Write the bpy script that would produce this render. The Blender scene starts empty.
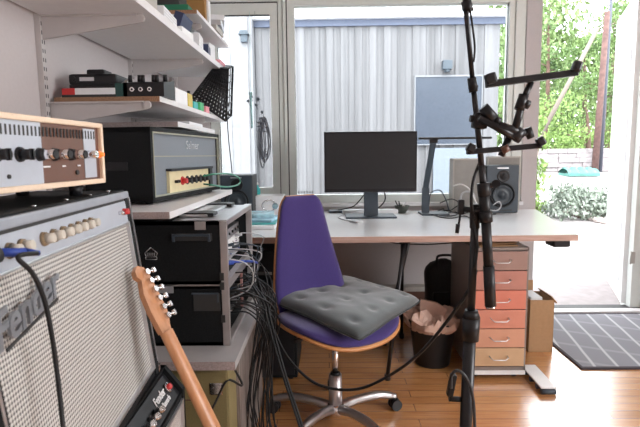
import bpy, bmesh, math, random
from mathutils import Matrix, Vector, Euler, noise
random.seed(7)
sc = bpy.context.scene
COL = sc.collection
R_ = math.radians
pi = math.pi

# ---------------------------------------------------------------- camera
FPX = 505.0
EYE = Vector((0, 0, 1.158))
_a, _p, _r = R_(0.9), R_(6.6), R_(0.64)
VF = Vector((-math.sin(_a)*math.cos(_p), math.cos(_a)*math.cos(_p), -math.sin(_p)))
_r0 = Vector((math.cos(_a), math.sin(_a), 0)); _u0 = _r0.cross(VF)
VR = _r0*math.cos(_r) - _u0*math.sin(_r)
VU = _u0*math.cos(_r) + _r0*math.sin(_r)
cam = bpy.data.cameras.new('camera'); cam_o = bpy.data.objects.new('camera', cam); COL.objects.link(cam_o)
m3 = Matrix((VR, VU, -VF)).transposed()
cam_o.matrix_world = Matrix.Translation(EYE) @ m3.to_4x4()
cam.sensor_width = 36; cam.lens = FPX/640*36; cam.clip_start = 0.02; cam.clip_end = 300
cam.dof.use_dof = True; cam.dof.focus_distance = 2.2; cam.dof.aperture_fstop = 9.0
sc.camera = cam_o

# ---------------------------------------------------------------- world, lights, exposure
w = bpy.data.worlds.new('world'); sc.world = w; w.use_nodes = True
wn = w.node_tree.nodes; wl = w.node_tree.links
bg = wn['Background']; bg.inputs[0].default_value = (0.93, 0.965, 1.0, 1); bg.inputs[1].default_value = 9.0
sun = bpy.data.lights.new('sun', 'SUN'); sun.energy = 3.0; sun.angle = R_(9); sun.color = (1, .96, .9)
sun_o = bpy.data.objects.new('sun', sun); COL.objects.link(sun_o); sun_o.rotation_euler = (R_(40), R_(8), R_(-20))
def area(name, loc, to, sx, sy, e, col=(1, 1, 1)):
    l = bpy.data.lights.new(name, 'AREA'); l.shape = 'RECTANGLE'; l.size = sx; l.size_y = sy; l.energy = e; l.color = col
    o = bpy.data.objects.new(name, l); COL.objects.link(o); o.location = loc
    o.rotation_euler = (Vector(to) - Vector(loc)).to_track_quat('-Z', 'Y').to_euler(); return o
area('right_fill_light', (3.05, 0.2, 1.55), (-0.4, 1.4, 0.9), 1.8, 1.3, 52, (1, .97, .95))  # fill light added in front of an unseen opening in the right wall
sc.view_settings.view_transform = 'Standard'; sc.view_settings.look = 'None'
sc.view_settings.exposure = -0.08; sc.view_settings.gamma = 1.0; sc.view_settings.use_curve_mapping = False

# ---------------------------------------------------------------- helpers
def P(x, y, ax, v):
    d = VF + VR*((x-320)/FPX) - VU*((y-213.5)/FPX); i = 'XYZ'.index(ax)
    return EYE + d*((v-EYE[i])/d[i])

def mat(name, col, rough=.5, metal=0., var=.06, scale=30., bump=0., spec=.5, coat=0., trans=0., emis=None, sheen=0.):
    m = bpy.data.materials.new(name); m.use_nodes = True; nt = m.node_tree; n = nt.nodes; l = nt.links
    b = n['Principled BSDF']; b.inputs['Roughness'].default_value = rough; b.inputs['Metallic'].default_value = metal
    b.inputs['Specular IOR Level'].default_value = spec; b.inputs['Coat Weight'].default_value = coat
    b.inputs['Transmission Weight'].default_value = trans; b.inputs['Sheen Weight'].default_value = sheen
    tc = n.new('ShaderNodeTexCoord'); nz = n.new('ShaderNodeTexNoise'); nz.inputs['Scale'].default_value = scale
    nz.inputs['Detail'].default_value = 4; l.new(tc.outputs['Object'], nz.inputs['Vector'])
    rp = n.new('ShaderNodeValToRGB'); rp.color_ramp.elements[0].position = .3; rp.color_ramp.elements[1].position = .7
    rp.color_ramp.elements[0].color = (*[c*(1-var) for c in col], 1); rp.color_ramp.elements[1].color = (*[min(1, c*(1+var)) for c in col], 1)
    l.new(nz.outputs['Fac'], rp.inputs['Fac']); l.new(rp.outputs['Color'], b.inputs['Base Color'])
    if bump:
        bp = n.new('ShaderNodeBump'); bp.inputs['Strength'].default_value = bump; bp.inputs['Distance'].default_value = .002
        l.new(nz.outputs['Fac'], bp.inputs['Height']); l.new(bp.outputs['Normal'], b.inputs['Normal'])
    if emis: b.inputs['Emission Color'].default_value = (*emis[:3], 1); b.inputs['Emission Strength'].default_value = emis[3]
    return m

def wood(name, c1, c2, axis='X', scale=6., rough=.45, stretch=12):
    m = bpy.data.materials.new(name); m.use_nodes = True; nt = m.node_tree; n = nt.nodes; l = nt.links
    b = n['Principled BSDF']; b.inputs['Roughness'].default_value = rough
    tc = n.new('ShaderNodeTexCoord'); mp = n.new('ShaderNodeMapping'); l.new(tc.outputs['Object'], mp.inputs['Vector'])
    s = [stretch, stretch, stretch]; s['XYZ'.index(axis)] = 1; mp.inputs['Scale'].default_value = s
    nz = n.new('ShaderNodeTexNoise'); nz.inputs['Scale'].default_value = scale; nz.inputs['Detail'].default_value = 6
    l.new(mp.outputs['Vector'], nz.inputs['Vector'])
    rp = n.new('ShaderNodeValToRGB'); rp.color_ramp.elements[0].position = .32; rp.color_ramp.elements[1].position = .68
    rp.color_ramp.elements[0].color = (*c1, 1); rp.color_ramp.elements[1].color = (*c2, 1)
    l.new(nz.outputs['Fac'], rp.inputs['Fac']); l.new(rp.outputs['Color'], b.inputs['Base Color'])
    return m

def nodes_of(m): return m.node_tree.nodes, m.node_tree.links, m.node_tree.nodes['Principled BSDF']

class MB:
    def __init__(s, M=None): s.bm = bmesh.new(); s.M = M or Matrix.Identity(4)
    def _fin(s, vs, m, smooth=False, T=None):
        T = s.M @ T if T is not None else s.M
        fs = set()
        for v in vs: v.co = T @ v.co; fs.update(v.link_faces)
        for f in fs: f.material_index = m; f.smooth = smooth
        if T.determinant() < 0: bmesh.ops.reverse_faces(s.bm, faces=list(fs))
    def box(s, c, d, m=0, rot=None, bev=0, seg=2):
        t = bmesh.new(); bmesh.ops.create_cube(t, size=1)
        for v in t.verts: v.co = Vector((v.co.x*d[0], v.co.y*d[1], v.co.z*d[2]))
        if bev: bmesh.ops.bevel(t, geom=t.edges[:], offset=bev, segments=seg, profile=.6, affect='EDGES')
        T = Matrix.Translation(c)
        if rot: T = T @ Euler(rot).to_matrix().to_4x4()
        s._merge(t, m, T, False); return s
    def b2(s, a, b, m=0, bev=0):
        return s.box([(a[i]+b[i])/2 for i in range(3)], [abs(b[i]-a[i]) for i in range(3)], m, None, bev)
    def _merge(s, t, m, T, smooth):
        mp = {}
        vs = []
        for v in t.verts: nv = s.bm.verts.new(v.co); mp[v] = nv; vs.append(nv)
        for f in t.faces:
            try: s.bm.faces.new([mp[v] for v in f.verts])
            except ValueError: pass
        t.free(); s._fin(vs, m, smooth, T)
    def cyl(s, p0, p1, r0, r1=None, n=16, m=0, smooth=True, caps=True):
        p0, p1 = Vector(p0), Vector(p1); r1 = r0 if r1 is None else r1
        d = p1-p0; q = d.to_track_quat('Z', 'Y').to_matrix()
        A = []; B = []
        for i in range(n):
            a = 2*pi*i/n; e = q @ Vector((math.cos(a), math.sin(a), 0))
            A.append(s.bm.verts.new(p0+e*r0)); B.append(s.bm.verts.new(p1+e*r1))
        for i in range(n): s.bm.faces.new((A[i], A[(i+1) % n], B[(i+1) % n], B[i]))
        s._fin(A+B, m, smooth)
        if caps:
            for L, r in ((A[::-1], r0), (B, r1)):
                if r > 1e-6: f = s.bm.faces.new(L); f.material_index = m
        return s
    def tube(s, pts, r, n=8, m=0, sm=6, closed=False):
        pts = [Vector(p) for p in pts]
        if sm and len(pts) > 2:
            o = []; N = len(pts)
            for i in range(N if closed else N-1):
                g = (lambda k: pts[k % N]) if closed else (lambda k: pts[min(max(k, 0), N-1)])
                a, b, c, d = g(i-1), g(i), g(i+1), g(i+2)
                for k in range(sm):
                    t = k/sm
                    o.append(.5*((2*b)+(c-a)*t+(2*a-5*b+4*c-d)*t*t+(3*b-a-3*c+d)*t**3))
            if not closed: o.append(pts[-1])
            pts = o
        rings = []; N = len(pts); up = Vector((.13, .31, .94)).normalized()
        for i, p in enumerate(pts):
            if closed: d = pts[(i+1) % N]-pts[i-1]
            else: d = pts[min(i+1, N-1)]-pts[max(i-1, 0)]
            if d.length < 1e-9: d = Vector((0, 0, 1))
            d.normalize(); u = up-d*up.dot(d)
            if u.length < 1e-3: u = d.orthogonal()
            u.normalize(); up = u; v = d.cross(u); rr = r[i*len(r)//N] if isinstance(r, (list, tuple)) else r
            rings.append([s.bm.verts.new(p+(u*math.cos(2*pi*k/n)+v*math.sin(2*pi*k/n))*rr) for k in range(n)])
        for i in range(N if closed else N-1):
            A, B = rings[i], rings[(i+1) % N]
            for k in range(n): s.bm.faces.new((A[k], A[(k+1) % n], B[(k+1) % n], B[k]))
        if not closed: s.bm.faces.new(rings[0][::-1]); s.bm.faces.new(rings[-1])
        s._fin([v for q in rings for v in q], m, True); return s
    def lathe(s, prof, c=(0, 0, 0), n=24, m=0, T=None, caps=True):
        rings = []
        for r, z in prof: rings.append([s.bm.verts.new((r*math.cos(2*pi*k/n), r*math.sin(2*pi*k/n), z)) for k in range(n)])
        for A, B in zip(rings, rings[1:]):
            for k in range(n): s.bm.faces.new((A[k], A[(k+1) % n], B[(k+1) % n], B[k]))
        if caps: s.bm.faces.new(rings[0][::-1]); s.bm.faces.new(rings[-1])
        s._fin([v for q in rings for v in q], m, True, Matrix.Translation(c) @ (T or Matrix.Identity(4))); return s
    def prism(s, poly, z0, z1, m=0, ax='Z', smooth=False, T=None):
        """poly in the plane normal to ax: Z->(x,y), Y->(x,z), X->(y,z)"""
        def mk(a, b, h): return {'Z': (a, b, h), 'Y': (a, h, b), 'X': (h, a, b)}[ax]
        A = [s.bm.verts.new(mk(a, b, z0)) for a, b in poly]; B = [s.bm.verts.new(mk(a, b, z1)) for a, b in poly]; n = len(poly)
        F = [s.bm.faces.new((A[i], A[(i+1) % n], B[(i+1) % n], B[i])) for i in range(n)]
        F += [s.bm.faces.new(A[::-1]), s.bm.faces.new(B)]
        s._fin(A+B, m, smooth, T); bmesh.ops.recalc_face_normals(s.bm, faces=F); return s
    def grid(s, fn, nu, nv, m=0, smooth=True, cu=False):
        V = [[s.bm.verts.new(fn(i/(nu-1 if not cu else nu), j/(nv-1))) for i in range(nu)] for j in range(nv)]
        for j in range(nv-1):
            for i in range(nu if cu else nu-1):
                k = (i+1) % nu
                s.bm.faces.new((V[j][i], V[j][k], V[j+1][k], V[j+1][i]))
        s._fin([v for q in V for v in q], m, smooth); return V
    def text(s, body, size, T, m=0, ext=.0008, shear=0., bold=0.):
        cu = bpy.data.curves.new('lettering', 'FONT'); cu.body = body; cu.size = size; cu.extrude = ext; cu.shear = shear
        cu.offset = bold; cu.align_x = 'CENTER'; cu.align_y = 'CENTER'; cu.resolution_u = 3
        o = bpy.data.objects.new('lettering', cu); COL.objects.link(o)
        dg = bpy.context.evaluated_depsgraph_get(); me = bpy.data.meshes.new_from_object(o.evaluated_get(dg))
        bpy.data.objects.remove(o); bpy.data.curves.remove(cu)
        t = bmesh.new(); t.from_mesh(me); bpy.data.meshes.remove(me); s._merge(t, m, T, False); return s
    def build(s, name, mats):
        me = bpy.data.meshes.new(name); s.bm.normal_update(); s.bm.to_mesh(me); s.bm.free()
        for q in (mats if isinstance(mats, (list, tuple)) else [mats]): me.materials.append(q)
        o = bpy.data.objects.new(name, me); COL.objects.link(o); return o

def tag(o, label=None, cat=None, group=None, kind=None):
    for k, v in (('label', label), ('category', cat), ('group', group), ('kind', kind)):
        if v: o[k] = v
    return o
def thing(name, label, cat, loc=(0, 0, 0), rz=0, group=None):
    o = bpy.data.objects.new(name, None); COL.objects.link(o); o.location = loc; o.rotation_euler = (0, 0, rz)
    o.empty_display_size = .05
    return tag(o, label, cat, group)
def part(name, mb, mats, parent, label=None, w=False, kind=None):
    """w: the mesh was drawn in world coordinates"""
    if w:
        root = parent
        off = Vector((0, 0, 0))
        while root: off += root.location; root = root.parent
        for v in mb.bm.verts: v.co -= off
    o = mb.build(name, mats); o.parent = parent
    return tag(o, label, kind=kind)
def one(name, mb, mats, label, cat, group=None, loc=None, rz=0, kind=None):
    if loc is None:                                  # drawn in world coordinates: put the origin at its base
        c = [v.co for v in mb.bm.verts]; n = len(c)
        loc = Vector((sum(v.x for v in c)/n, sum(v.y for v in c)/n, min(v.z for v in c)))
        for v in mb.bm.verts: v.co -= loc
    o = mb.build(name, mats); o.location = loc; o.rotation_euler = (0, 0, rz)
    return tag(o, label, cat, group, kind)
def struct(name, mb, mats): return tag(mb.build(name, mats), kind='structure')
def copy_tree(o, parent=None):
    c = o.copy(); COL.objects.link(c); c.parent = parent
    for ch in [q for q in bpy.data.objects if q.parent == o]: copy_tree(ch, c)
    return c

# ---------------------------------------------------------------- materials
M = {}
M['wall'] = mat('painted_wall', (.53, .49, .49), .85, var=.02, bump=.05, scale=80)
M['ceiling'] = mat('painted_ceiling', (.75, .73, .72), .9, var=.02)
M['frame'] = mat('window_frame_paint', (.68, .71, .68), .45, var=.02)
M['seal'] = mat('rubber_seal', (.03, .03, .03), .6)
M['whitewood'] = mat('white_shelf', (.74, .725, .73), .4, var=.02)
M['chip'] = mat('chipboard', (.30, .17, .10), .8, var=.35, scale=250)
M['chipgrey'] = mat('worn_chipboard', (.36, .29, .28), .8, var=.2, scale=200)
M['bracket'] = mat('bracket_enamel', (.50, .465, .46), .45, var=.02)
M['desk'] = mat('desk_laminate', (.86, .88, .90), .22, var=.015, coat=.1)
M['deskedge'] = wood('desk_edge', (.42, .27, .22), (.55, .37, .31), 'X', 8)
M['black'] = mat('black_plastic', (.012, .012, .014), .42, var=.15, spec=.35)
M['blackmatt'] = mat('black_tolex', (.010, .011, .012), .6, var=.3, scale=300, bump=.4, spec=.16)
M['blacksat'] = mat('black_satin_metal', (.014, .013, .015), .33, var=.1, spec=.4)
M['chrome'] = mat('chrome', (.8, .79, .8), .16, metal=1, var=.03)
M['alu'] = mat('aluminium', (.62, .62, .64), .34, metal=.9, var=.05)
M['aluplate'] = mat('aluminium_panel', (.50, .535, .60), .42, metal=.35, var=.03)
M['silverpaint'] = mat('silver_paint', (.42, .39, .385), .38, metal=.6, var=.05)
M['cream'] = mat('cream_vinyl', (.78, .62, .47), .55, var=.04, bump=.2, scale=200)
M['brown'] = mat('brown_panel', (.14, .065, .045), .4, var=.05)
M['white'] = mat('white_plastic', (.80, .80, .80), .4, var=.02)
M['paper'] = mat('paper', (.80, .81, .83), .8, var=.03)
M['purple'] = mat('purple_wool', (.040, .022, .150), .85, var=.22, scale=400, bump=.5, sheen=.3)
M['ply'] = wood('chair_plywood', (.50, .20, .06), (.66, .30, .11), 'X', 8, .4)
M['cushion'] = mat('charcoal_cotton', (.062, .074, .078), .7, var=.15, scale=300, bump=.5, sheen=.5)
M['maple'] = wood('maple', (.43, .19, .085), (.54, .26, .125), 'Z', 5, .35, 14)
M['screen'] = mat('dark_screen', (.018, .019, .021), .28, var=.05)
M['cable'] = mat('cable_rubber', (.009, .009, .010), .45, var=.1, spec=.35)
M['cablegrey'] = mat('grey_cable', (.42, .42, .44), .45)
M['cablewhite'] = mat('white_cable', (.75, .74, .72), .45)
M['red'] = mat('red', (.55, .03, .03), .4)
M['orange'] = mat('orange_lamp', (.9, .2, .03), .3, emis=(1, .25, .03, .6))
M['teal'] = mat('teal', (.03, .42, .42), .45)
M['green'] = mat('green', (.06, .42, .16), .5)
M['yellow'] = mat('yellow', (.62, .48, .10), .5)
M['pink'] = mat('pink', (.72, .28, .32), .6)
M['blue'] = mat('blue', (.02, .06, .35), .4)
M['navy'] = mat('navy', (.03, .04, .10), .5)
M['olive'] = mat('olive_cream_vinyl', (.235, .19, .085), .65, var=.08, scale=200, bump=.3)
M['cardboard'] = mat('cardboard', (.42, .25, .13), .85, var=.05, scale=60)
M['greywood'] = wood('grey_wood', (.10, .075, .065), (.34, .285, .26), 'Z', 4, .6, 22)
M['peach'] = mat('peach_bag', (.62, .42, .34), .55, var=.1, scale=20)
M['slate'] = mat('slate_front', (.040, .055, .072), .5, var=.08)
M['beige'] = mat('beige_plastic', (.44, .42, .385), .6, var=.02)

# woven grille
def grille(name, c1, c2, sz, sy):
    m = mat(name, c1, .55, metal=.2); n, l, b = nodes_of(m)
    tc = n.new('ShaderNodeTexCoord'); w1 = n.new('ShaderNodeTexWave'); w1.bands_direction = 'Z'; w1.inputs['Scale'].default_value = sz
    w2 = n.new('ShaderNodeTexWave'); w2.bands_direction = 'Y'; w2.inputs['Scale'].default_value = sy
    w1.inputs['Distortion'].default_value = .4; w2.inputs['Distortion'].default_value = .6
    l.new(tc.outputs['Object'], w1.inputs['Vector']); l.new(tc.outputs['Object'], w2.inputs['Vector'])
    mx = n.new('ShaderNodeMath'); mx.operation = 'MULTIPLY_ADD'; mx.inputs[1].default_value = .60
    ml = n.new('ShaderNodeMath'); ml.operation = 'MULTIPLY'; ml.inputs[1].default_value = .55
    l.new(w2.outputs['Fac'], ml.inputs[0]); l.new(w1.outputs['Fac'], mx.inputs[0]); l.new(ml.outputs[0], mx.inputs[2])
    rp = n.new('ShaderNodeValToRGB'); rp.color_ramp.elements[0].position = .12; rp.color_ramp.elements[1].position = .8
    rp.color_ramp.elements[0].color = (*c2, 1); rp.color_ramp.elements[1].color = (*c1, 1)
    l.new(mx.outputs[0], rp.inputs['Fac']); l.new(rp.outputs['Color'], b.inputs['Base Color'])
    bp = n.new('ShaderNodeBump'); bp.inputs['Strength'].default_value = .5; bp.inputs['Distance'].default_value = .002
    l.new(mx.outputs[0], bp.inputs['Height']); l.new(bp.outputs['Normal'], b.inputs['Normal'])
    return m
M['grille'] = grille('silver_grille_cloth', (.66, .64, .61), (.075, .07, .07), 40, 46)
M['grille2'] = grille('pale_grille_cloth', (.66, .60, .57), (.22, .19, .18), 60, 80)

# parquet
def floor_mat():
    m = mat('oak_parquet', (.5, .25, .1), .24); n, l, b = nodes_of(m); b.inputs['Coat Weight'].default_value = 1.0
    b.inputs['Coat Roughness'].default_value = .21; b.inputs['Coat IOR'].default_value = 2.7
    tc = n.new('ShaderNodeTexCoord'); br = n.new('ShaderNodeTexBrick'); br.offset = .37
    br.inputs['Scale'].default_value = 1; br.inputs['Brick Width'].default_value = .62; br.inputs['Row Height'].default_value = .068
    br.inputs['Mortar Size'].default_value = .0012; br.inputs['Mortar Smooth'].default_value = .3; br.inputs['Bias'].default_value = 0
    br.inputs['Color1'].default_value = (.70, .34, .13, 1); br.inputs['Color2'].default_value = (.56, .25, .085, 1)
    br.inputs['Mortar'].default_value = (.22, .09, .03, 1)
    l.new(tc.outputs['Object'], br.inputs['Vector'])
    mp = n.new('ShaderNodeMapping'); mp.inputs['Scale'].default_value = (1.2, 16, 1); l.new(tc.outputs['Object'], mp.inputs['Vector'])
    nz = n.new('ShaderNodeTexNoise'); nz.inputs['Scale'].default_value = 5; nz.inputs['Detail'].default_value = 6; l.new(mp.outputs[0], nz.inputs['Vector'])
    mx = n.new('ShaderNodeMixRGB'); mx.blend_type = 'OVERLAY'; mx.inputs[0].default_value = .5
    l.new(br.outputs['Color'], mx.inputs[1]); l.new(nz.outputs['Fac'], mx.inputs[2]); l.new(mx.outputs[0], b.inputs['Base Color'])
    return m
M['floor'] = floor_mat()

def glass_mat():
    m = bpy.data.materials.new('window_glass'); m.use_nodes = True; n = m.node_tree.nodes; l = m.node_tree.links; n.clear()
    o = n.new('ShaderNodeOutputMaterial'); mx = n.new('ShaderNodeMixShader'); t = n.new('ShaderNodeBsdfTransparent'); g = n.new('ShaderNodeBsdfGlossy')
    t.inputs[0].default_value = (.96, .98, .98, 1)
    g.inputs['Roughness'].default_value = .02; f = n.new('ShaderNodeFresnel'); f.inputs[0].default_value = 1.3
    l.new(f.outputs[0], mx.inputs[0]); l.new(t.outputs[0], mx.inputs[1]); l.new(g.outputs[0], mx.inputs[2]); l.new(mx.outputs[0], o.inputs[0])
    return m
M['glass'] = glass_mat()
# ---------------------------------------------------------------- room shell
WY = 3.63      # inner face of the window wall
b = MB(); b.b2((-1.3, -2.0, -.06), (3.4, 3.72, 0)); struct('floor', b, M['floor'])
b = MB(); b.b2((-1.3, -2.0, 2.5), (3.4, 3.9, 2.6)); struct('ceiling', b, M['ceiling'])
b = MB(); b.b2((-1.2, -2.0, 0), (-1.05, 3.9, 2.5)); struct('wall_left', b, M['wall'])
b = MB(); b.b2((-1.05, WY, 0), (-.83, WY+.18, 2.5)); b.b2((-.83, WY, 0), (1.385, WY+.18, .80)); b.b2((-.83, WY, 2.27), (1.385, WY+.18, 2.5))
b.b2((1.385, WY, 0), (1.49, WY+.18, 2.5)); b.b2((1.49, WY, 2.31), (2.3, WY+.18, 2.5)); b.b2((2.3, WY, 0), (3.4, WY+.18, 2.5))
struct('wall_window', b, M['wall'])
b = MB(); b.b2((3.2, -2, 0), (3.4, -.8, 2.5)); b.b2((3.2, 1.2, 0), (3.4, WY, 2.5)); b.b2((3.2, -.8, 0), (3.4, 1.2, .85)); b.b2((3.2, -.8, 2.25), (3.4, 1.2, 2.5))
struct('wall_right', b, M['wall'])
b = MB(); b.b2((-1.2, -2.1, 0), (3.4, -1.95, 2.5))
struct('wall_back', b, M['wall'])
b = MB(); b.b2((-.83, WY-.05, .79), (1.385, WY+.02, .815), 0, .004); struct('trim_1', b, M['whitewood'])
b = MB(); b.b2((-1.05, WY-.015, 0), (1.49, WY, .07)); struct('baseboard_window', b, M['whitewood'])
b = MB(); b.b2((-1.05, -1.9, 0), (-1.035, WY-.02, .07)); struct('baseboard_left', b, M['whitewood'])

# window 1: casement on the left
Y0, Y1 = WY+.01, WY+.07
b = MB(); fr = (( -.83, .815, -.30, 2.27))
b.b2((-.86, Y0, .815), (-.83, Y1, 2.27)); b.b2((-.86, Y0, 2.22), (-.30, Y1, 2.27)); b.b2((-.86, Y0, .815), (-.30, Y1, .845)); b.b2((-.335, Y0, .84), (-.27, Y1, 2.22))
w1 = struct('window_1', b, M['frame'])
b = MB(); Ys = WY-.005
b.b2((-.825, Ys, .85), (-.762, Ys+.05, 2.205)); b.b2((-.392, Ys, .85), (-.34, Ys+.05, 2.205)); b.b2((-.762, Ys, .85), (-.392, Ys+.05, .93)); b.b2((-.762, Ys, 2.13), (-.392, Ys+.05, 2.205))
sash = part('sash', b, M['frame'], w1)
b = MB()
for a, c in (((-.83, 2.205), (-.336, 2.215)), ((-.83, .843), (-.336, .85)), ((-.832, .85), (-.826, 2.21)), ((-.341, .85), (-.335, 2.21))):
    b.b2((a[0], Ys+.01, a[1]), (c[0], Ys+.04, c[1]))
b.b2((-.762, Ys+.006, 2.126), (-.392, Ys+.03, 2.132)); b.b2((-.766, Ys+.006, .93), (-.7615, Ys+.03, 2.13))
part('seal', b, M['seal'], sash)
b = MB(); b.b2((-.762, WY+.025, .93), (-.392, WY+.03, 2.13)); part('pane', b, M['glass'], sash)
# window 2: the wide fixed light
b = MB()
b.b2((-.27, Y0, .815), (-.222, Y1+.02, 2.27)); b.b2((1.27, Y0, .815), (1.385, Y1+.02, 2.27)); b.b2((-.222, Y0, 2.19), (1.27, Y1+.02, 2.27)); b.b2((-.222, Y0, .815), (1.27, Y1+.02, .87))
b.b2((-.30, Y0-.012, .815), (-.296, Y0, 2.27)); b.b2((1.31, Y0-.012, .815), (1.345, Y0, 2.27))
w2 = struct('window_2', b, M['frame'])
b = MB(); b.b2((-.28, Y0-.001, .82), (-.272, Y0+.004, 2.27)); b.b2((-.226, Y0+.03, .87), (-.221, Y0+.05, 2.19)); b.b2((1.269, Y0+.03, .87), (1.273, Y0+.05, 2.19)); part('seal', b, M['seal'], w2)
b = MB(); b.b2((-.222, WY+.05, .87), (1.27, WY+.056, 2.19)); part('pane', b, M['glass'], w2)
# door 1: frame and white leaf swung outward
b = MB(); b.b2((2.225, WY+.03, 0), (2.30, WY+.15, 2.31)); b.b2((1.49, WY+.02, 2.26), (2.30, WY+.15, 2.31)); struct('trim_2', b, M['frame'])
b = MB(); b.b2((1.45, WY-.075, 0), (2.3, WY-.0, .02), 0, .004); b.b2((1.495, WY+.0, -.03), (2.3, WY+.10, .016), 1)
struct('trim_3', b, [M['whitewood'], M['seal']])
hx, hy = 2.215, WY+.09
ang = math.atan2(4.60-hy, 2.565-hx)
b = MB(); b.box((.49, 0, 1.14), (.98, .045, 2.26), 0, bev=.003); b.box((.49, .028, 1.1), (.74, .012, 1.9), 0, bev=.004); b.box((.49, -.028, 1.1), (.74, .012, 1.9), 0, bev=.004)
d1 = struct('door_1', b, mat('door_paint', (.84, .84, .84), .35, var=.01)); d1.location = (hx, hy, .02); d1.rotation_euler = (0, 0, ang)
b = MB(); b.b2((-.002, -.03, .02), (.006, -.022, 2.26)); part('seal', b, M['seal'], d1)
b = MB(); b.cyl((.9, -.03, 1.05), (.9, -.075, 1.05), .011); b.cyl((.9, -.07, 1.05), (.79, -.07, 1.05), .009); b.b2((.88, -.034, .97), (.92, -.028, 1.12)); part('door_handle', b, M['chrome'], d1)
b = MB(); b.b2((2.212, WY+.028, .345), (2.24, WY+.032, .43)); b.cyl((2.21, WY+.03, .34), (2.21, WY+.03, .435), .006); part('hinge', b, M['beige'], d1).matrix_parent_inverse = (Matrix.Translation(d1.location) @ Matrix.Rotation(ang, 4, 'Z')).inverted()

# rug
def rug_mat():
    m = mat('rug_weave', (.2, .2, .22), .95); n, l, bb = nodes_of(m)
    tc = n.new('ShaderNodeTexCoord')
    col = None
    outs = []
    for rot, sc_ in ((R_(10.5), 2.6), (R_(-62), 1.3)):
        mp = n.new('ShaderNodeMapping'); mp.inputs['Rotation'].default_value = (0, 0, rot); l.new(tc.outputs['Object'], mp.inputs['Vector'])
        wv = n.new('ShaderNodeTexWave'); wv.inputs['Scale'].default_value = sc_; wv.inputs['Distortion'].default_value = .5; wv.inputs['Detail'].default_value = 1
        l.new(mp.outputs[0], wv.inputs['Vector'])
        rp = n.new('ShaderNodeValToRGB'); rp.color_ramp.elements[0].position = .93; rp.color_ramp.elements[1].position = .99
        l.new(wv.outputs['Fac'], rp.inputs['Fac']); outs.append(rp)
    mx = n.new('ShaderNodeMath'); mx.operation = 'MULTIPLY'; mx.inputs[1].default_value = .25; l.new(outs[1].outputs[0], mx.inputs[0])
    ad = n.new('ShaderNodeMath'); ad.operation = 'MAXIMUM'; l.new(outs[0].outputs[0], ad.inputs[0]); l.new(mx.outputs[0], ad.inputs[1])
    mc = n.new('ShaderNodeMixRGB'); mc.inputs[1].default_value = (.24, .24, .265, 1); mc.inputs[2].default_value = (.50, .50, .52, 1)
    l.new(ad.outputs[0], mc.inputs[0]); l.new(mc.outputs[0], bb.inputs['Base Color']); return m
b = MB(); b.b2((1.357, 2.62, 0.0), (2.6, 3.54, .008), 0, .003)
rg = thing('rug', 'flat grey rug with pale diagonal lines inside the open door', 'rug', (1.95, 3.1, 0))
part('rug_field', b, rug_mat(), rg, w=True)
b = MB()
for a, c in (((1.35, 2.61), (2.605, 2.63)), ((1.35, 3.53), (2.605, 3.55)), ((1.35, 2.63), (1.366, 3.53)), ((2.59, 2.63), (2.605, 3.53))): b.b2((a[0], a[1], 0), (c[0], c[1], .0095))
part('binding', b, mat('rug_binding', (.05, .04, .05), .9), rg, 'dark edge binding', w=True)

# ---------------------------------------------------------------- outside
def ground_z(y): return -.15 if y < 12 else min(.35, -.15+(y-12)/8*.5)
b = MB()
ys = [3.78, 5, 7, 9, 12, 14, 16, 20, 30, 60]
b.grid(lambda u, v: Vector((-25+u*75, ys[round(v*9)], ground_z(ys[round(v*9)]))), 12, 10)
struct('ground', b, mat('pale_gravel', (.27, .25, .248), .95, var=.18, scale=14, bump=.5))
b = MB(); b.b2((1.3, 3.80, -.16), (2.9, 4.75, -.02), 0, .01); one('door_step', b, mat('step_stone', (.25, .22, .218), .85, var=.12, scale=12), 'pale stone step just outside the open door', 'step')

boards = mat('weathered_boards', (.50, .50, .52), .8); n_, l_, p_ = nodes_of(boards)
tc = n_.new('ShaderNodeTexCoord'); mp = n_.new('ShaderNodeMapping'); mp.inputs['Scale'].default_value = (9, 9, .25); l_.new(tc.outputs['Object'], mp.inputs['Vector'])
nz = n_.new('ShaderNodeTexNoise'); nz.inputs['Scale'].default_value = 1.0; nz.inputs['Detail'].default_value = 7; nz.inputs['Roughness'].default_value = .65; l_.new(mp.outputs[0], nz.inputs['Vector'])
rp = n_.new('ShaderNodeValToRGB'); rp.color_ramp.elements[0].position = .3; rp.color_ramp.elements[1].position = .7; rp.color_ramp.elements[0].color = (.070, .069, .073, 1); rp.color_ramp.elements[1].color = (.165, .163, .172, 1)
l_.new(nz.outputs['Fac'], rp.inputs['Fac']); l_.new(rp.outputs[0], p_.inputs['Base Color'])
SY = 7.5
shed = thing('garden_shed', 'weathered grey board outbuilding with a dark top trim, filling the wide window', 'shed', (.75, SY+1.5, -.15))
b = MB(); b.b2((-1.0, SY+.03, -.15), (2.47, SY+3, 3.0)); part('wall', b, boards, shed, w=True)
b = MB(); x = -1.03; k = 0; rs = random.Random(3)
while x < 2.44:
    wd = .13 if k % 2 else .10
    dy = 0 if k % 2 else -.016
    b.b2((x, SY+dy, -.10), (min(x+wd, 2.52), SY+.03+dy, 3.0)); x += wd-.012; k += 1
part('siding', b, boards, shed, w=True)
b = MB(); b.b2((-1.05, SY-.05, 2.98), (2.54, SY+.0, 3.07), 0); part('trim_board', b, mat('trim_blue_grey', (.07, .085, .13), .6), shed, 'dark blue grey trim under the roof edge', w=True)
b = MB(); b.b2((-1.1, SY-.14, 3.07), (2.6, SY+3.1, 3.11), 0); b.b2((-1.1, SY-.16, 3.11), (2.6, SY-.10, 3.15)); part('roof', b, mat('roof_zinc', (.6, .6, .62), .5), shed, w=True)
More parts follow.
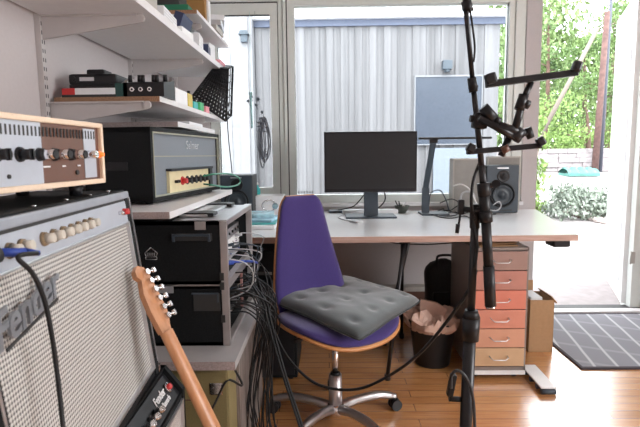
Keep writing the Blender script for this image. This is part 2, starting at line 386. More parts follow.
b = MB(); b.b2((1.27, SY-.04, 1.30), (2.24, SY+.0, 2.27)); wnd = part('window', b, mat('dark_glazing', (.048, .058, .078), .3, var=.12, spec=.3), shed, 'square dark blue pane in the board wall', w=True)
b = MB(); b.b2((1.27, SY-.05, 2.255), (2.24, SY-.02, 2.28)); b.b2((1.265, SY-.05, 1.29), (1.28, SY-.02, 2.26)); b.b2((2.23, SY-.05, 1.29), (2.245, SY-.02, 2.26)); b.b2((1.26, SY-.06, 1.285), (2.25, SY-.02, 1.30)); part('window_frame', b, mat('pane_surround', (.17, .175, .19), .6), wnd, w=True)
b = MB(); b.b2((1.55, SY-.05, .2), (2.24, SY-.02, 1.24)); part('door', b, mat('pale_blue_door', (.15, .175, .21), .6), shed, 'pale blue lower door panel', w=True)
b = MB(); b.box((1.715, SY-.09, 2.41), (.13, .12, .13), 0, bev=.01); b.cyl((1.715, SY-.1, 2.345), (1.715, SY-.1, 2.31), .04); part('wall_lamp', b, M['slate'], shed, w=True)

wing = thing('white_annex', 'bright white board wall outside the casement window', 'annex', (-2.6, 7.7, -.15))
pw = mat('white_boards', (.185, .185, .195), .7, var=.08, scale=6)
b = MB(); b.b2((-4.6, 7.25, -.15), (-1.036, 8.2, 3.75)); part('wall', b, pw, wing, w=True)
b = MB(); x = -4.6; k = 0
while x < -1.1: b.b2((x, 7.23-(.012 if k % 2 else 0), -.1), (x+.13, 7.25, 3.75)); x += .125; k += 1
part('siding', b, pw, wing, w=True)
b = MB(); b.b2((-4.7, 7.1, 3.75), (-1.036, 8.3, 3.8)); part('roof', b, M['white'], wing, w=True)
b = MB(); b.box((-1.13, 7.18, 2.77), (.09, .1, .12), 0, bev=.01); b.prism([(-1.20, 2.81), (-1.06, 2.81), (-1.085, 2.86), (-1.175, 2.86)], 7.1, 7.23, 0, 'Y'); part('wall_lamp', b, M['slate'], wing, w=True)

# stone wall, turquoise boat cover, poles
b = MB(); rs = random.Random(5)
for row in range(5):
    x = 6.0+rs.random()*.4
    while x < 17:
        wd = .4+rs.random()*.5; b.box((x+wd/2, 21+rs.uniform(-.05, .05), .38+row*.185+.09), (wd-.008, .5, .183), 0, bev=.012, seg=1); x += wd
one('stone_wall', b, mat('pale_stone', (.26, .235, .24), .9, var=.25, scale=5), 'low pale stone wall along the far side of the yard', 'wall')
b = MB(); c0 = P(563, 175, 'Y', 19.0); c1 = P(594, 174, 'Y', 19.0)
L = c1.x-c0.x
b.grid(lambda u, v: Vector((c0.x+u*L, 19+(v-.5)*.9, ground_z(19)+.06+.22*math.sin(pi*v)**.6+.05*math.sin(u*25))), 30, 9)
b.b2((c0.x, 18.55, ground_z(19)), (c1.x, 19.4, ground_z(19)+.1))
one('ground_cover', b, mat('turquoise_tarp', (.05, .17, .145), .5, var=.3, scale=3), 'long low turquoise tarpaulin in front of the stone wall', 'tarpaulin')
b = MB(); q = P(597, 150, 'Y', 20.3)
b.cyl((q.x-.05, 20.3, .3), (q.x+.12, 20.3, 6.5), .13, .10, 12); one('utility_pole', b, mat('red_brown_bark', (.10, .055, .048), .9, var=.3, scale=8, bump=.8), 'upright reddish brown trunk in front of the pines', 'pole')
b = MB(); b.cyl((q.x+.33, 20.6, .3), (q.x+.42, 20.6, 8.5), .07, .06, 10); one('utility_pole', b, mat('blue_grey_pole', (.06, .065, .085), .7), 'slim blue grey pole right behind the reddish trunk', 'pole')
b = MB(); q0 = P(541, 135, 'Y', 20.0); q1 = P(598, 28, 'Y', 20.3)
b.cyl((q0.x-.4, 19.9, .3), q0, .09, .09, 10); b.cyl(q0, q1, .09, .075, 10); one('brace_pole', b, mat('pale_pole', (.15, .125, .105), .8), 'pale bare pole leaning diagonally against the upright trunk', 'pole')

# foliage
def leaves(b, centres, n, rr, size, m=0, seed=1, squash=.7):
    rs = random.Random(seed); V = []
    for _ in range(n):
        c = Vector(rs.choice(centres)); d = Vector((rs.gauss(0, 1), rs.gauss(0, 1), rs.gauss(0, 1))).normalized()*rr*(rs.random()**.4)
        p = c+Vector((d.x, d.y, d.z*squash)); s = size*rs.uniform(.6, 1.3)
        e = Euler((rs.uniform(0, 6.3), rs.uniform(0, 6.3), rs.uniform(0, 6.3))).to_matrix()
        vs = [b.bm.verts.new(p+e @ Vector(k)*s) for k in ((-.5, 0, 0), (0, -.28, .08), (.6, 0, 0), (0, .28, .08))]
        f = b.bm.faces.new(vs); f.material_index = m
def leafmat(name, c1, c2, scale=1.2, rough=.6):
    m = mat(name, c1, rough); n, l, bb = nodes_of(m)
    for q in n:
        if q.type == 'VALTORGB': q.color_ramp.elements[0].color = (*c1, 1); q.color_ramp.elements[1].color = (*c2, 1)
        if q.type == 'TEX_NOISE': q.inputs['Scale'].default_value = scale
    bb.inputs['Subsurface Weight'].default_value = 0
    return m
pine = leafmat('pine_needles', (.035, .085, .018), (.15, .235, .065))
light = leafmat('young_leaves', (.09, .18, .03), (.22, .32, .09))
bark = mat('pine_bark', (.10, .06, .045), .9, var=.3, scale=6)
def tree(x, y, h, r, seed, m, label, crown0=.25):
    rs = random.Random(seed); t = thing('pine_tree' if m is pine else 'leafy_tree', label, 'tree', (x, y, .3), 0, None)
    b = MB(); b.tube([(0, 0, 0), (.1, 0, h*.4), (0, .1, h*.95)], [.16, .14, .12, .1, .07, .04], 8)
    cs = []
    for k in range(int(11*h/7)):
        z = h*(crown0+(1-crown0)*rs.random()); a = rs.random()*2*pi; q = r*(1.15-z/h*.75)*rs.uniform(.4, 1)
        c = (math.cos(a)*q, math.sin(a)*q, z); cs.append(c); b.tube([(0, 0, z-.25), (c[0]*.5, c[1]*.5, z-.05), c], .03, 5, 0, 3)
    part('trunk', b, bark, t)
    b = MB(); leaves(b, cs, int(1700*h/7*r), (.62*r/1.5+.25)*1.15, .145, 0, seed, .5); part('crown', b, m, t)
TR = [(9.0, 24.5, 7.5, 1.6, 'bushy pine at the left edge of the doorway view'), (11.2, 26.5, 8.2, 1.5, 'tall pine just left of the leaning pole'),
      (13.6, 27.5, 6.6, 1.3, 'pine standing between the leaning pole and the upright trunk'), (13.0, 24.5, 7.2, 1.5, 'pine directly right of the upright trunk'), (15.3, 28.0, 8.6, 1.8, 'tall pine behind the top of the white door'),
      (8.9, 29.5, 9.5, 1.8, 'tallest pine, far back beside the white wall end'), (12.2, 31, 7.8, 1.7, 'distant pine seen through the gap above the leaning pole')]
for i, (x, y, h, r, lb) in enumerate(TR): tree(x, y, h, r, 20+i, pine, lb)
for i, (x, y, h, r, lb) in enumerate([(9.6, 22.7, 3.2, 1.9, 'low light green bush behind the left stretch of stone wall'), (11.4, 22.6, 2.9, 1.7, 'low light green bush behind the wall beside the upright trunk'), (7.4, 23.4, 3.6, 1.8, 'light green bush half hidden by the white wall end'), (13.6, 22.9, 3.3, 1.7, 'light green bush behind the wall next to the white door')]):
    tree(x, y, h, r, 60+i, light, lb, .12)
# green hillside growth far behind
b = MB(); leaves(b, [(x, 36+rs.uniform(-1, 1), z) for x in range(12, 26, 1) for z in (1, 2.4, 3.8, 5.2, 6.6, 8)+((9.5, 11) if x < 17 or x > 20 else ())], 11000, 1.7, .5, 0, 9, .8)
one('woodland', b, leafmat('far_foliage', (.09, .15, .045), (.22, .30, .12), .5), 'pale green woodland filling the distance behind the pines', 'woodland', kind='stuff')
# bushes in the yard
def shrub(x, y, w_, h, m, label, seed, n=1500, size=.07, name='shrub'):
    rs = random.Random(seed); cs = [(rs.uniform(-.75, .75)*w_, rs.uniform(-.4, .4)*w_, h*rs.uniform(.18, .72)) for _ in range(26)]
    t = thing(name, label, 'bush', (x, y, -.15)); b = MB()
    for c in cs: b.tube([(c[0]*.2, c[1]*.2, 0), (c[0]*.7, c[1]*.7, c[2]*.6), c], .012, 5, 0, 3)
    part('stem', b, bark, t); b = MB(); leaves(b, cs, n, min(h*.30, w_*.6), size, 0, seed, .9); part('foliage', b, m, t)
silver = leafmat('silver_leaves', (.09, .125, .08), (.30, .34, .30), 9)
shrub(5.15, 9.9, .85, .80, silver, 'big silvery green bush at the edge of the gravel yard', 5, 3200, .085, 'silver_bush')
shrub(4.35, 10.6, .35, .38, light, 'small yellow green plant left of the silvery bush', 8, 500, .07, 'garden_plant')
rs = random.Random(12); M['edging'] = mat('edging_stone', (.42, .36, .34), .9, var=.2)
for i in range(13):
    q = P(538+i*5.4, 205+i*1.5, 'Z', -.15); b = MB(); b.box((q.x, q.y-.15, -.11), (.2+rs.random()*.07, .16, .08), 0, (0, 0, rs.random()*.4), .02, 1)
    one('edging_stone', b, M['edging'], 'small stone in the edging row in front of the silvery bush', 'stone', 'edging stones at the planted border')
shrub(3.02, 7.95, .30, 2.6, light, 'narrow green climber at the right end of the grey outbuilding', 15, 1500, .09, 'climber')
# ---------------------------------------------------------------- shelving on the left wall
XW = -1.05
for y, lb in ((1.88, 'slotted white wall rail nearest the camera on the left wall'), (2.74, 'slotted white wall rail in the middle of the left wall'), (3.45, 'slotted white wall rail next to the casement window')):
    t = thing('wall_rail', lb, 'rail', (XW, y, .9), group='slotted wall rails')
    b = MB(); b.b2((XW, y-.013, .9), (XW+.022, y+.013, 2.4), 0, .002); part('channel', b, M['bracket'], t, w=True)
    b = MB(); z = .93
    while z < 2.38: b.b2((XW+.0218, y-.009, z), (XW+.0226, y-.0045, z+.014)); b.b2((XW+.0218, y+.0045, z), (XW+.0226, y+.009, z+.014)); z += .032
    part('slot', b, M['seal'], t, 'dark slots', w=True, kind='stuff')
def shelf(name, label, y0, y1, z, brs, th=.022, x1=-.63, edge='chip', bl=.37):
    t = thing(name, label, 'shelf', (XW+.02, (y0+y1)/2, z))
    b = MB(); b.b2((XW+.02, y0, z-th), (x1, y1, z)); b.b2((XW+.02, y0-.0015, z-th), (x1, y0, z), 1); b.b2((x1, y0, z-th), (x1+.002, y1, z), 0)
    part('board', b, [M['whitewood'], M[edge]], t, w=True)
    for y in brs:
        b = MB(); b.prism([(XW+.018, z-th), (XW+bl+.02, z-th), (XW+bl+.025, z-th-.022), (XW+bl+.01, z-th-.03), (XW+.018, z-th-.085)], y-.004, y+.004, 0, 'Y')
        b.b2((XW+.018, y-.013, z-th-.006), (XW+bl, y+.011, z-th)); b.cyl((XW+bl+.012, y-.008, z-th-.015), (XW+bl+.012, y+.008, z-th-.015), .014, n=12)
        part('bracket', b, M['bracket'], t, w=True)
    return t
S1 = 1.70; S2 = 1.385; S3 = 1.305; S0 = 1.868
shelf('wall_shelf', 'long white shelf running across the top left, loaded with papers', 1.0, 3.34, S1, (1.88, 2.74), .03, edge='whitewood')
shelf('wall_shelf', 'white shelf holding the black pedals, with a bare brown end', 1.93, 3.12, S2, (1.905, 2.74), .02)
shelf('wall_shelf', 'lowest white shelf right above the big black amplifier head', 2.15, 2.85, S3, (2.74,), .022, edge='chipgrey')
shelf('wall_shelf', 'small topmost white shelf with a brown end, above the papers', 2.55, 3.34, S0, (2.74,), .018)
t = shelf('amplifier_shelf', 'white shelf carrying the big black amplifier head above the rack case', 1.575, 2.62, .985, (1.60, 2.5), .022, -.5, 'chipgrey', .2)

# things on the pedal shelf
z = S2+.001
b = MB(); b.b2((-1.005, 1.94, z), (-.955, 2.12, z+.034), 0, .003); b.b2((-.955, 1.94, z), (-.80, 2.12, z+.034), 1, .003); b.b2((-1.006, 1.939, z), (-.797, 2.121, z+.010), 2, .002)
one('flat_box', b, [M['red'], M['paper'], M['seal']], 'flat red and white box lying under the black device on the shelf', 'box')
t = thing('effects_device', 'black rounded electronic device on top of the flat red and white box', 'device', (-.9, 2.03, z+.035))
b = MB(); b.b2((-.985, 1.96, z+.035), (-.78, 2.10, z+.05), 0, .004); b.b2((-.985, 1.955, z+.048), (-.80, 2.105, z+.09), 0, .012); b.b2((-.93, 1.99, z+.088), (-.86, 2.07, z+.112), 0, .008)
part('body', b, M['black'], t, w=True)
b = MB(); b.b2((-.94, 1.953, z+.062), (-.885, 1.956, z+.076)); part('display', b, M['alu'], t, 'small pale display strip', w=True)
b = MB(); b.cyl((-.965, 1.956, z+.07), (-.965, 1.948, z+.07), .010); part('knob', b, M['black'], t, w=True)
b = MB(); b.prism([(-.80, 1.94), (-.755, 1.94), (-.75, 2.1), (-.79, 2.12)], z, z+.05, 0); b.box((-.772, 1.985, z+.054), (.02, .09, .022), 1, (R_(25), 0, 0), .004)
one('foot_pedal', b, [mat('dark_green_case', (.012, .06, .055), .4), M['alu']], 'small dark green wedge pedal beside the flat box', 'pedal')
t = thing('effects_pedal', 'black pedal with three ringed jacks and a row of knobs on top', 'pedal', (-.68, 1.99, z), 0)
x0, x1 = -.77, -.615
b = MB(); b.prism([(1.94, z), (2.08, z), (2.08, z+.075), (1.94, z+.052)], x0, x1, 0, 'X'); part('body', b, M['black'], t, w=True)
for i, x in enumerate((-.735, -.702, -.668)):
    b = MB(); b.cyl((x, 1.9405, z+.026), (x, 1.934, z+.026), .0085, m=0, n=14); b.cyl((x, 1.934, z+.026), (x, 1.9335, z+.026), .0045, m=1, n=12); part('jack', b, [M['chrome'], M['black']], t, w=True)
for x, y in ((-.752, 1.97), (-.727, 2.0), (-.70, 1.96), (-.672, 2.0), (-.648, 1.965), (-.63, 2.01)):
    b = MB(); zz = z+.052+(y-1.94)/.14*.023; b.cyl((x, y, zz), (x, y, zz+.026), .0085, .0075, 12); part('knob', b, M['black'], t, w=True)
b = MB(); b.b2((-.71, 2.16, z), (-.635, 2.34, z+.062), 0, .003); one('white_box', b, M['paper'], 'long white box lying behind the knobbed black pedal', 'box')
b = MB(); b.b2((-.79, 2.36, z), (-.70, 2.48, z+.05), 0, .006); b.b2((-.77, 2.37, z+.05), (-.73, 2.46, z+.062), 0, .004); one('adapter', b, M['black'], 'black power adapter behind the white box', 'adapter')
def stomp(x, y, m, label, h=.055, sx=.055, sy=.075):
    t = thing('stomp_box', label, 'pedal', (x, y, z), group=None)
    b = MB(); b.b2((x-sx/2, y-sy/2, z), (x+sx/2, y+sy/2, z+h*.6), 0, .004); part('case', b, m, t, w=True)
    for dx, dy in ((-.014, .02), (.014, .02)):
        b = MB(); b.cyl((x+dx, y+dy, z+h*.6), (x+dx, y+dy, z+h*.6+.016), .008, n=10); part('knob', b, M['black'], t, w=True)
    b = MB(); b.cyl((x, y-.02, z+h*.6), (x, y-.02, z+h*.6+.010), .007, n=10); part('footswitch', b, M['chrome'], t, w=True)
stomp(-.665, 2.40, M['yellow'], 'tall mustard yellow pedal on the shelf edge', .105)
stomp(-.665, 2.50, M['teal'], 'pale teal pedal next to the mustard yellow one', .06)
stomp(-.75, 2.58, M['blue'], 'dark blue pedal set back behind the teal one', .075)
stomp(-.665, 2.62, M['green'], 'bright green pedal on the shelf edge', .075)
stomp(-.75, 2.70, M['white'], 'white pedal set back behind the green one', .09)
stomp(-.665, 2.74, M['pink'], 'pink pedal nearest the black basket', .062)
# lattice basket tipped on the far end of the shelf
t = thing('lattice_basket', 'black open lattice basket tipped on end at the far end of the pedal shelf', 'basket', (-.78, 3.0, z+.005))
def lattice(b, c, u, v, nu, nv, r=.0035):
    c, u, v = Vector(c), Vector(u), Vector(v); nrm = u.cross(v).normalized()*.004
    for k in range(nu+1): p = c+u*(k/nu); b.cyl(p, p+v, r, n=5)
    for k in range(nv+1): p = c+v*(k/nv); b.cyl(p, p+u, r, n=5)
fx = -.64
b = MB()
BL = P(192, 97, 'Y', 2.93); BR = P(226, 121, 'Y', 2.93); TL = P(214, 68, 'Y', 3.05); TR_ = P(228, 69, 'Y', 3.05)
def quad(u, v): return (Vector(BL)*(1-u)+Vector(BR)*u)*(1-v)+(Vector(TL)*(1-u)+Vector(TR_)*u)*v
N1, N2 = 11, 12
for k in range(N1+1): b.cyl(quad(k/N1, 0), quad(k/N1, 1), .0068, n=5)
for k in range(N2+1): b.cyl(quad(0, k/N2), quad(1, k/N2), .0072, n=5)
part('lattice_face', b, M['black'], t, w=True)
b = MB(); D = Vector((0, .16, .04))
for p, q in ((quad(0, 0), quad(0, 1)), (quad(1, 0), quad(1, 1)), (quad(0, 1), quad(1, 1)), (quad(0, 0), quad(1, 0))):
    b.cyl(p, q, .0075, n=8)
    for k in range(8): e = p+(q-p)*(k/7); b.cyl(e, e+D, .003, n=5)
    b.cyl(p+D, q+D, .007, n=8); b.cyl(p+D*.5, q+D*.5, .003, n=5)
part('lattice_side', b, M['black'], t, w=True)
# papers and folders on the long top shelf
def slab(name, label, cat, c, d, m, rot=(0, 0, 0), group=None, lines=False, mats2=None):
    b = MB(); b.box((0, 0, d[2]/2), d, 0, bev=min(.002, min(d)*.3))
    if lines:
        for k in range(1, 5): b.box((d[0]/2+.0002, 0, d[2]*k/5), (.001, d[1]*.96, .0012), 1)
    o = b.build(name, [m, M['beige']]); o.location = c; o.rotation_euler = rot; return tag(o, label, cat, group)
z1 = S1+.001
slab('storage_box', 'beige carton at the camera end of the papers on the long top shelf', 'box', (-.74, 1.98, z1), (.15, .17, .12), M['beige'])
slab('magazine_pile', 'white magazine pile lying along the edge of the long top shelf', 'magazines', (-.71, 2.20, z1), (.11, .22, .06), M['paper'], (0, 0, .06), lines=True)
slab('binder', 'dark navy binder leaning on the white papers of the top shelf', 'binder', (-.70, 2.44, z1), (.04, .16, .115), M['navy'], (0, .35, 0))
slab('notebook', 'thin white notebook in front of the navy binder', 'notebook', (-.655, 2.40, z1), (.035, .16, .035), M['white'], (0, 0, -.05))
slab('book', 'dark green book behind the navy binder', 'book', (-.73, 2.62, z1), (.035, .12, .125), mat('dark_green', (.01, .05, .03), .5), (0, .2, 0))
slab('magazine_pile', 'grey and white paper pile in the middle of the long top shelf', 'magazines', (-.675, 2.68, z1), (.06, .14, .075), M['paper'], (0, 0, .1), lines=True)
slab('book', 'grey book standing on edge behind the paper pile', 'book', (-.73, 2.78, z1), (.025, .14, .12), M['alu'], (0, .3, 0))
slab('book', 'navy book lying at the far side of the paper pile', 'book', (-.68, 2.86, z1), (.07, .12, .06), M['navy'], (0, 0, .12))
slab('folder', 'pale folder beyond the navy book', 'folder', (-.70, 3.01, z1), (.08, .10, .10), M['paper'], (0, 0, -.1))
slab('folder', 'pink folder hanging over the front edge of the long top shelf', 'folder', (-.655, 3.13, z1), (.055, .15, .025), M['pink'])
slab('book', 'pink book lying behind the pink folder', 'book', (-.74, 3.16, z1), (.09, .16, .04), mat('dusty_pink', (.6, .2, .2), .6))
z0 = S0+.001
slab('book', 'green book lying flat at the near end of the small topmost shelf', 'book', (-.78, 2.66, z0), (.2, .16, .035), mat('bottle_green', (.01, .16, .08), .5))
slab('box_file', 'dark box file on top of the green book', 'box', (-.80, 2.66, z0+.036), (.15, .14, .06), M['seal'])
slab('box_file', 'brown box file standing on the small topmost shelf', 'box', (-.70, 2.83, z0), (.10, .045, .15), mat('ochre_board', (.33, .17, .05), .7))
slab('box_file', 'white box file next to the brown one', 'box', (-.70, 2.90, z0), (.11, .05, .14), M['paper'])
for i, (y, c, lb) in enumerate(((3.02, M['beige'], 'beige'), (3.09, M['alu'], 'grey'), (3.15, M['paper'], 'white'))):
    slab('letter_tray', f'{lb} letter tray at the window end of the small topmost shelf', 'tray', (-.69, y+.03, z0+i*.045), (.14, .2, .03), c, (0, 0, .1*i))
# pale sheet pile on lowest shelf
slab('paper_pile', 'flat pile of white paper on the lowest shelf over the black amplifier head', 'paper', (-.72, 2.50, S3+.001), (.16, .25, .015), M['paper'])
# hooked cord between shelf and window
b = MB(); b.tube([(-.70, 3.585, 1.50), (-.695, 3.58, 1.3), (-.68, 3.58, 1.1), (-.672, 3.58, .95)], .0035, 6); b.cyl((-.70, 3.575, 1.52), (-.70, 3.63, 1.52), .014, n=12)
one('blind_cord', b, M['black'], 'black cord hanging from a round hook at the left edge of the casement', 'cord')

# ---------------------------------------------------------------- big black amplifier head
A0 = Vector((-.627, 1.8, .99)); A1 = Vector((-.537, 2.52, .99)); L = (A1-A0).length; th = math.atan2(-(A1.x-A0.x), (A1.y-A0.y))
# local: x outwards from the front, y along the width, z up ; origin at front lower middle
t = thing('valve_amplifier', 'big black amplifier head with a grey front and small cream control plate', 'amplifier', (A0+A1)/2, th)
HH = .275; W2 = L/2; DD = .26
b = MB(); b.b2((-DD, -W2, .006), (0, -W2+.018, HH)); b.b2((-DD, W2-.018, .006), (0, W2, HH)); b.b2((-DD, -W2, HH-.018), (0, W2, HH)); b.b2((-DD, -W2, .006), (0, W2, .024)); b.b2((-DD, -W2, .006), (-DD+.012, W2, HH))
part('cabinet', b, M['blackmatt'], t)
b = MB(); b.b2((-.03, -W2+.018, .024), (-.012, W2-.018, HH-.018)); part('front_panel', b, mat('blue_grey_cloth', (.20, .225, .255), .75, var=.12, scale=350, bump=.4), t, 'blue grey front cloth')
b = MB()
for a, c in (((-.006, -W2+.016, .022), (0.002, W2-.016, .028)), ((-.006, -W2+.016, HH-.022), (0.002, W2-.016, HH-.016)), ((-.006, -W2+.016, .022), (.002, -W2+.021, HH-.016)), ((-.006, W2-.021, .022), (.002, W2-.016, HH-.016))): b.b2(a, c)
b.b2((-.012, -W2+.018, .168), (-.010, W2-.018, .172)); part('piping', b, mat('dull_piping', (.33, .33, .26), .6), t, 'thin pale piping')
b = MB(); b.text('Selmer', .05, Matrix.Translation((-.011, .05, .215)) @ Matrix(((0, 0, 1, 0), (1, 0, 0, 0), (0, 1, 0, 0), (0, 0, 0, 1))), 0, .0006); part('logo', b, M['alu'], t)
b = MB(); b.b2((-.012, -.22, .028), (.0, .20, .115)); cp = part('control_plate', b, mat('cream_plate', (.76, .66, .40), .4, var=.05), t, 'cream control plate')
b = MB(); b.b2((-.012, -.225, .112), (.012, .235, .122)); b.b2((-.012, .20, .03), (.008, .235, .118)); part('plate_hood', b, M['black'], t)
for i in range(6):
    y = -.10+i*.05
    b = MB(); b.cyl((0, y, .07), (.022, y, .07), .012, .010, 14); b.cyl((.0, y, .07), (.003, y, .07), .018, n=14); part('knob', b, M['red'] if i == 0 else M['black'], cp, 'red knob' if i == 0 else None)
b = MB(); b.cyl((0, -.17, .07), (.014, -.17, .07), .006, n=10); b.cyl((0, -.145, .07), (.010, -.145, .07), .006, n=10); part('switch', b, M['black'], cp)
b = MB(); b.text('1   2   3   4   5   6', .014, Matrix.Translation((.0005, .025, .045)) @ Matrix(((0, 0, 1, 0), (1, 0, 0, 0), (0, 1, 0, 0), (0, 0, 0, 1))), 0, .0003)
b.bm.free()
for y in (-W2+.05, W2-.05):
    for x in (-.04, -DD+.04): b = MB(); b.cyl((x, y, -.004), (x, y, .008), .014, n=12); part('foot', b, M['black'], t)
b = MB(); b.prism([(-.17, 0), (-.09, 0), (-.09, .03), (-.17, .03)], -W2-.004, -W2, 0, 'Y', T=Matrix.Translation((0, 0, .12))); part('side_handle', b, M['black'], t)
b = MB(); b.tube([P(203, 176, 'X', -.545), P(215, 174, 'X', -.50), P(230, 174, 'X', -.47), P(239, 178, 'X', -.46), P(239, 184, 'X', -.46), P(228, 187, 'X', -.48), P(212, 185, 'X', -.50), P(204, 184, 'X', -.545)], .004, 8)
one('patch_cable', b, mat('green_cable', (.03, .22, .13), .4), 'green cable looping out of the black amplifier head control plate', 'cable')

# ---------------------------------------------------------------- rack cases on a low shelf unit
XR = -.335; Y0r, Y1r = 1.65, 2.2
def rack(z0, z1, label):
    t = thing('rack_case', label, 'rack case', ((XR-.25), (Y0r+Y1r)/2, z0))
    w_ = .02; xb = XR-.52
    b = MB(); b.b2((xb, Y0r, z0), (XR-.022, Y0r+.012, z1)); b.b2((xb, Y1r-.012, z0), (XR-.022, Y1r, z1)); b.b2((xb, Y0r, z1-.012), (XR-.022, Y1r, z1)); b.b2((xb, Y0r, z0), (XR-.022, Y1r, z0+.012)); b.b2((xb, Y0r, z0), (xb+.01, Y1r, z1))
    part('shell', b, M['blackmatt'], t, w=True)
    b = MB()
    b.b2((XR-.024, Y0r-.003, z0), (XR, Y0r+.016, z1), 0, .002); b.b2((XR-.024, Y1r-.016, z0), (XR, Y1r+.003, z1), 0, .002); b.b2((XR-.024, Y0r, z1-.016), (XR, Y1r, z1+.001), 0, .002); b.b2((XR-.024, Y0r, z0-.001), (XR, Y1r, z0+.014), 0, .002)
    part('rim', b, M['silverpaint'], t, w=True)
    return t
rk2 = rack(.518, .728, 'lower black rack case full of patched cables, standing on the low shelf')
rk1 = rack(.73, .944, 'upper black rack case with a white house logo, stacked on the lower one')
T90 = lambda x, y, z: Matrix.Translation((x, y, z)) @ Matrix(((1, 0, 0, 0), (0, 0, -1, 0), (0, 1, 0, 0), (0, 0, 0, 1)))   # faces -Y
b = MB(); b.b2((-.52, Y0r-.004, .880), (-.385, Y0r, .905), 0, .001); b.b2((-.51, Y0r-.012, .895), (-.395, Y0r-.003, .902), 1, .002); b.b2((-.515, Y0r-.012, .878), (-.508, Y0r, .903), 1); b.b2((-.397, Y0r-.012, .878), (-.39, Y0r, .903), 1); part('handle', b, [M['seal'], M['slate']], rk1, w=True)
b = MB(); b.b2((-.44, Y0r-.006, .917), (-.405, Y0r, .944)); part('latch', b, M['silverpaint'], rk1, w=True)
b = MB(); q = P(151, 254, 'Y', Y0r-.002)
def strip(b, pts, wd, y): 
    for p, r in zip(pts, pts[1:]): b.cyl((p[0], y, p[1]), (r[0], y, r[1]), wd, n=4)
K_ = .62
strip(b, [(q.x-.028*K_, q.z-.012*K_), (q.x-.034*K_, q.z+.004*K_), (q.x, q.z+.035*K_), (q.x+.034*K_, q.z+.004*K_), (q.x+.028*K_, q.z-.012*K_)], .0014, Y0r-.001)
strip(b, [(q.x-.03*K_, q.z-.030*K_), (q.x+.03*K_, q.z-.030*K_), (q.x+.03*K_, q.z-.016*K_), (q.x-.03*K_, q.z-.016*K_), (q.x-.03*K_, q.z-.030*K_)], .0012, Y0r-.001)
for k in range(4): b.b2((q.x+(-.022+k*.012)*K_, Y0r-.002, q.z-.010*K_), (q.x+(-.015+k*.012)*K_, Y0r, q.z+.006*K_))
part('logo', b, M['alu'], rk1, 'white house outline logo', w=True)
b = MB(); b.b2((-.455, Y0r-.004, .640), (-.345-.02, Y0r, .700), 0, .001); b.b2((-.46, Y0r-.006, .698), (-.37, Y0r-.001, .703), 1); b.b2((-.374, Y0r-.006, .67), (-.369, Y0r-.001, .70), 1); part('handle', b, [M['seal'], M['slate']], rk2, w=True)
q = P(167, 289, 'Y', Y0r); b = MB(); b.b2((q.x-.028, Y0r-.002, q.z-.014), (q.x+.022, Y0r, q.z+.014)); part('sticker', b, mat('grey_sticker', (.25, .25, .26), .6), rk2, 'grey sticker', w=True)
for rk_, zz in ((rk1, .745), (rk2, .713), (rk2, .60)):
    b = MB(); b.b2((XR-.028, Y0r-.006, zz), (XR-.014, Y0r, zz+.026), 0, .001); part('corner_clip', b, M['seal'], rk_, w=True)
b = MB(); b.b2((-.60, Y0r-.002, .726), (XR, Y0r, .731)); part('seam', b, M['silverpaint'], rk1, w=True)
# gear in the rack: each unit is a thing
def unit(z0, z1, m, label, nj, jm, xo=.055, name='rack_unit', jr=.006):
    t = thing(name, label, 'rack unit', (XR-xo-.12, (Y0r+Y1r)/2, z0))
    b = MB(); b.b2((XR-xo-.28, Y0r+.02, z0), (XR-xo, Y1r-.02, z1), 0, .001); part('chassis', b, m, t, w=True)
    for k in range(nj):
        y = Y0r+.05+(Y1r-Y0r-.1)*k/(nj-1); b = MB(); b.cyl((XR-xo, y, (z0+z1)/2), (XR-xo+.006, y, (z0+z1)/2), jr, n=10); part('jack', b, jm, t, w=True)
    return t
unit(.835, .875, M['alu'], 'silver rack unit just under the open slot of the upper case', 8, M['black'])
unit(.788, .832, M['white'], 'white rack unit with pale cables in the upper case', 8, M['chrome'])
unit(.750, .786, M['aluplate'], 'blue grey rack unit at the bottom of the upper case', 6, M['blue'])
unit(.672, .708, M['aluplate'], 'pale rack unit at the top of the lower case', 10, M['black'])
unit(.628, .668, M['black'], 'black patch bay with chrome jacks in the lower case', 12, M['chrome'])
unit(.585, .624, M['black'], 'black patch bay with pale jacks in the lower case', 12, M['cream'])
unit(.538, .580, M['alu'], 'silver rack unit at the bottom of the lower case', 8, M['black'])
b = MB(); b.b2((XR-.02, 1.98, .55), (XR-.012, 1.995, .71)); one('rack_strap', b, mat('pinkish_strap', (.45, .22, .2), .6), 'thin pink strap standing upright in the lower rack case opening', 'strap')

b = MB(); b.b2((-.52, Y0r+.018, .944), (XR-.001, Y1r-.018, .9465), 0); b.b2((XR-.028, Y0r+.0, .9445), (XR, Y1r, .949), 0); part('top_sheen_plate', b, M['alu'], rk1, 'silver plate standing in for a reflection on the case top', w=True)  # plate added in place of the pale reflection on the black case top
# object on the rack
t = thing('handle_pair', 'flat silver device with two black handles lying on the upper rack case', 'device', (-.48, 1.95, .948))
b = MB(); b.b2((-.52, 1.74, .948), (-.42, 2.18, .957), 0, .003); part('plate', b, M['alu'], t, w=True)
for y in (1.76, 2.1):
    b = MB(); b.prism([(-.53, .957), (-.405, .957), (-.42, .962), (-.52, .962)], y-.012, y+.06, 0, 'Y'); b.b2((-.47, y-.015, .948), (-.40, y+.06, .961), 0, .004); part('handle', b, M['black'], t, w=True)

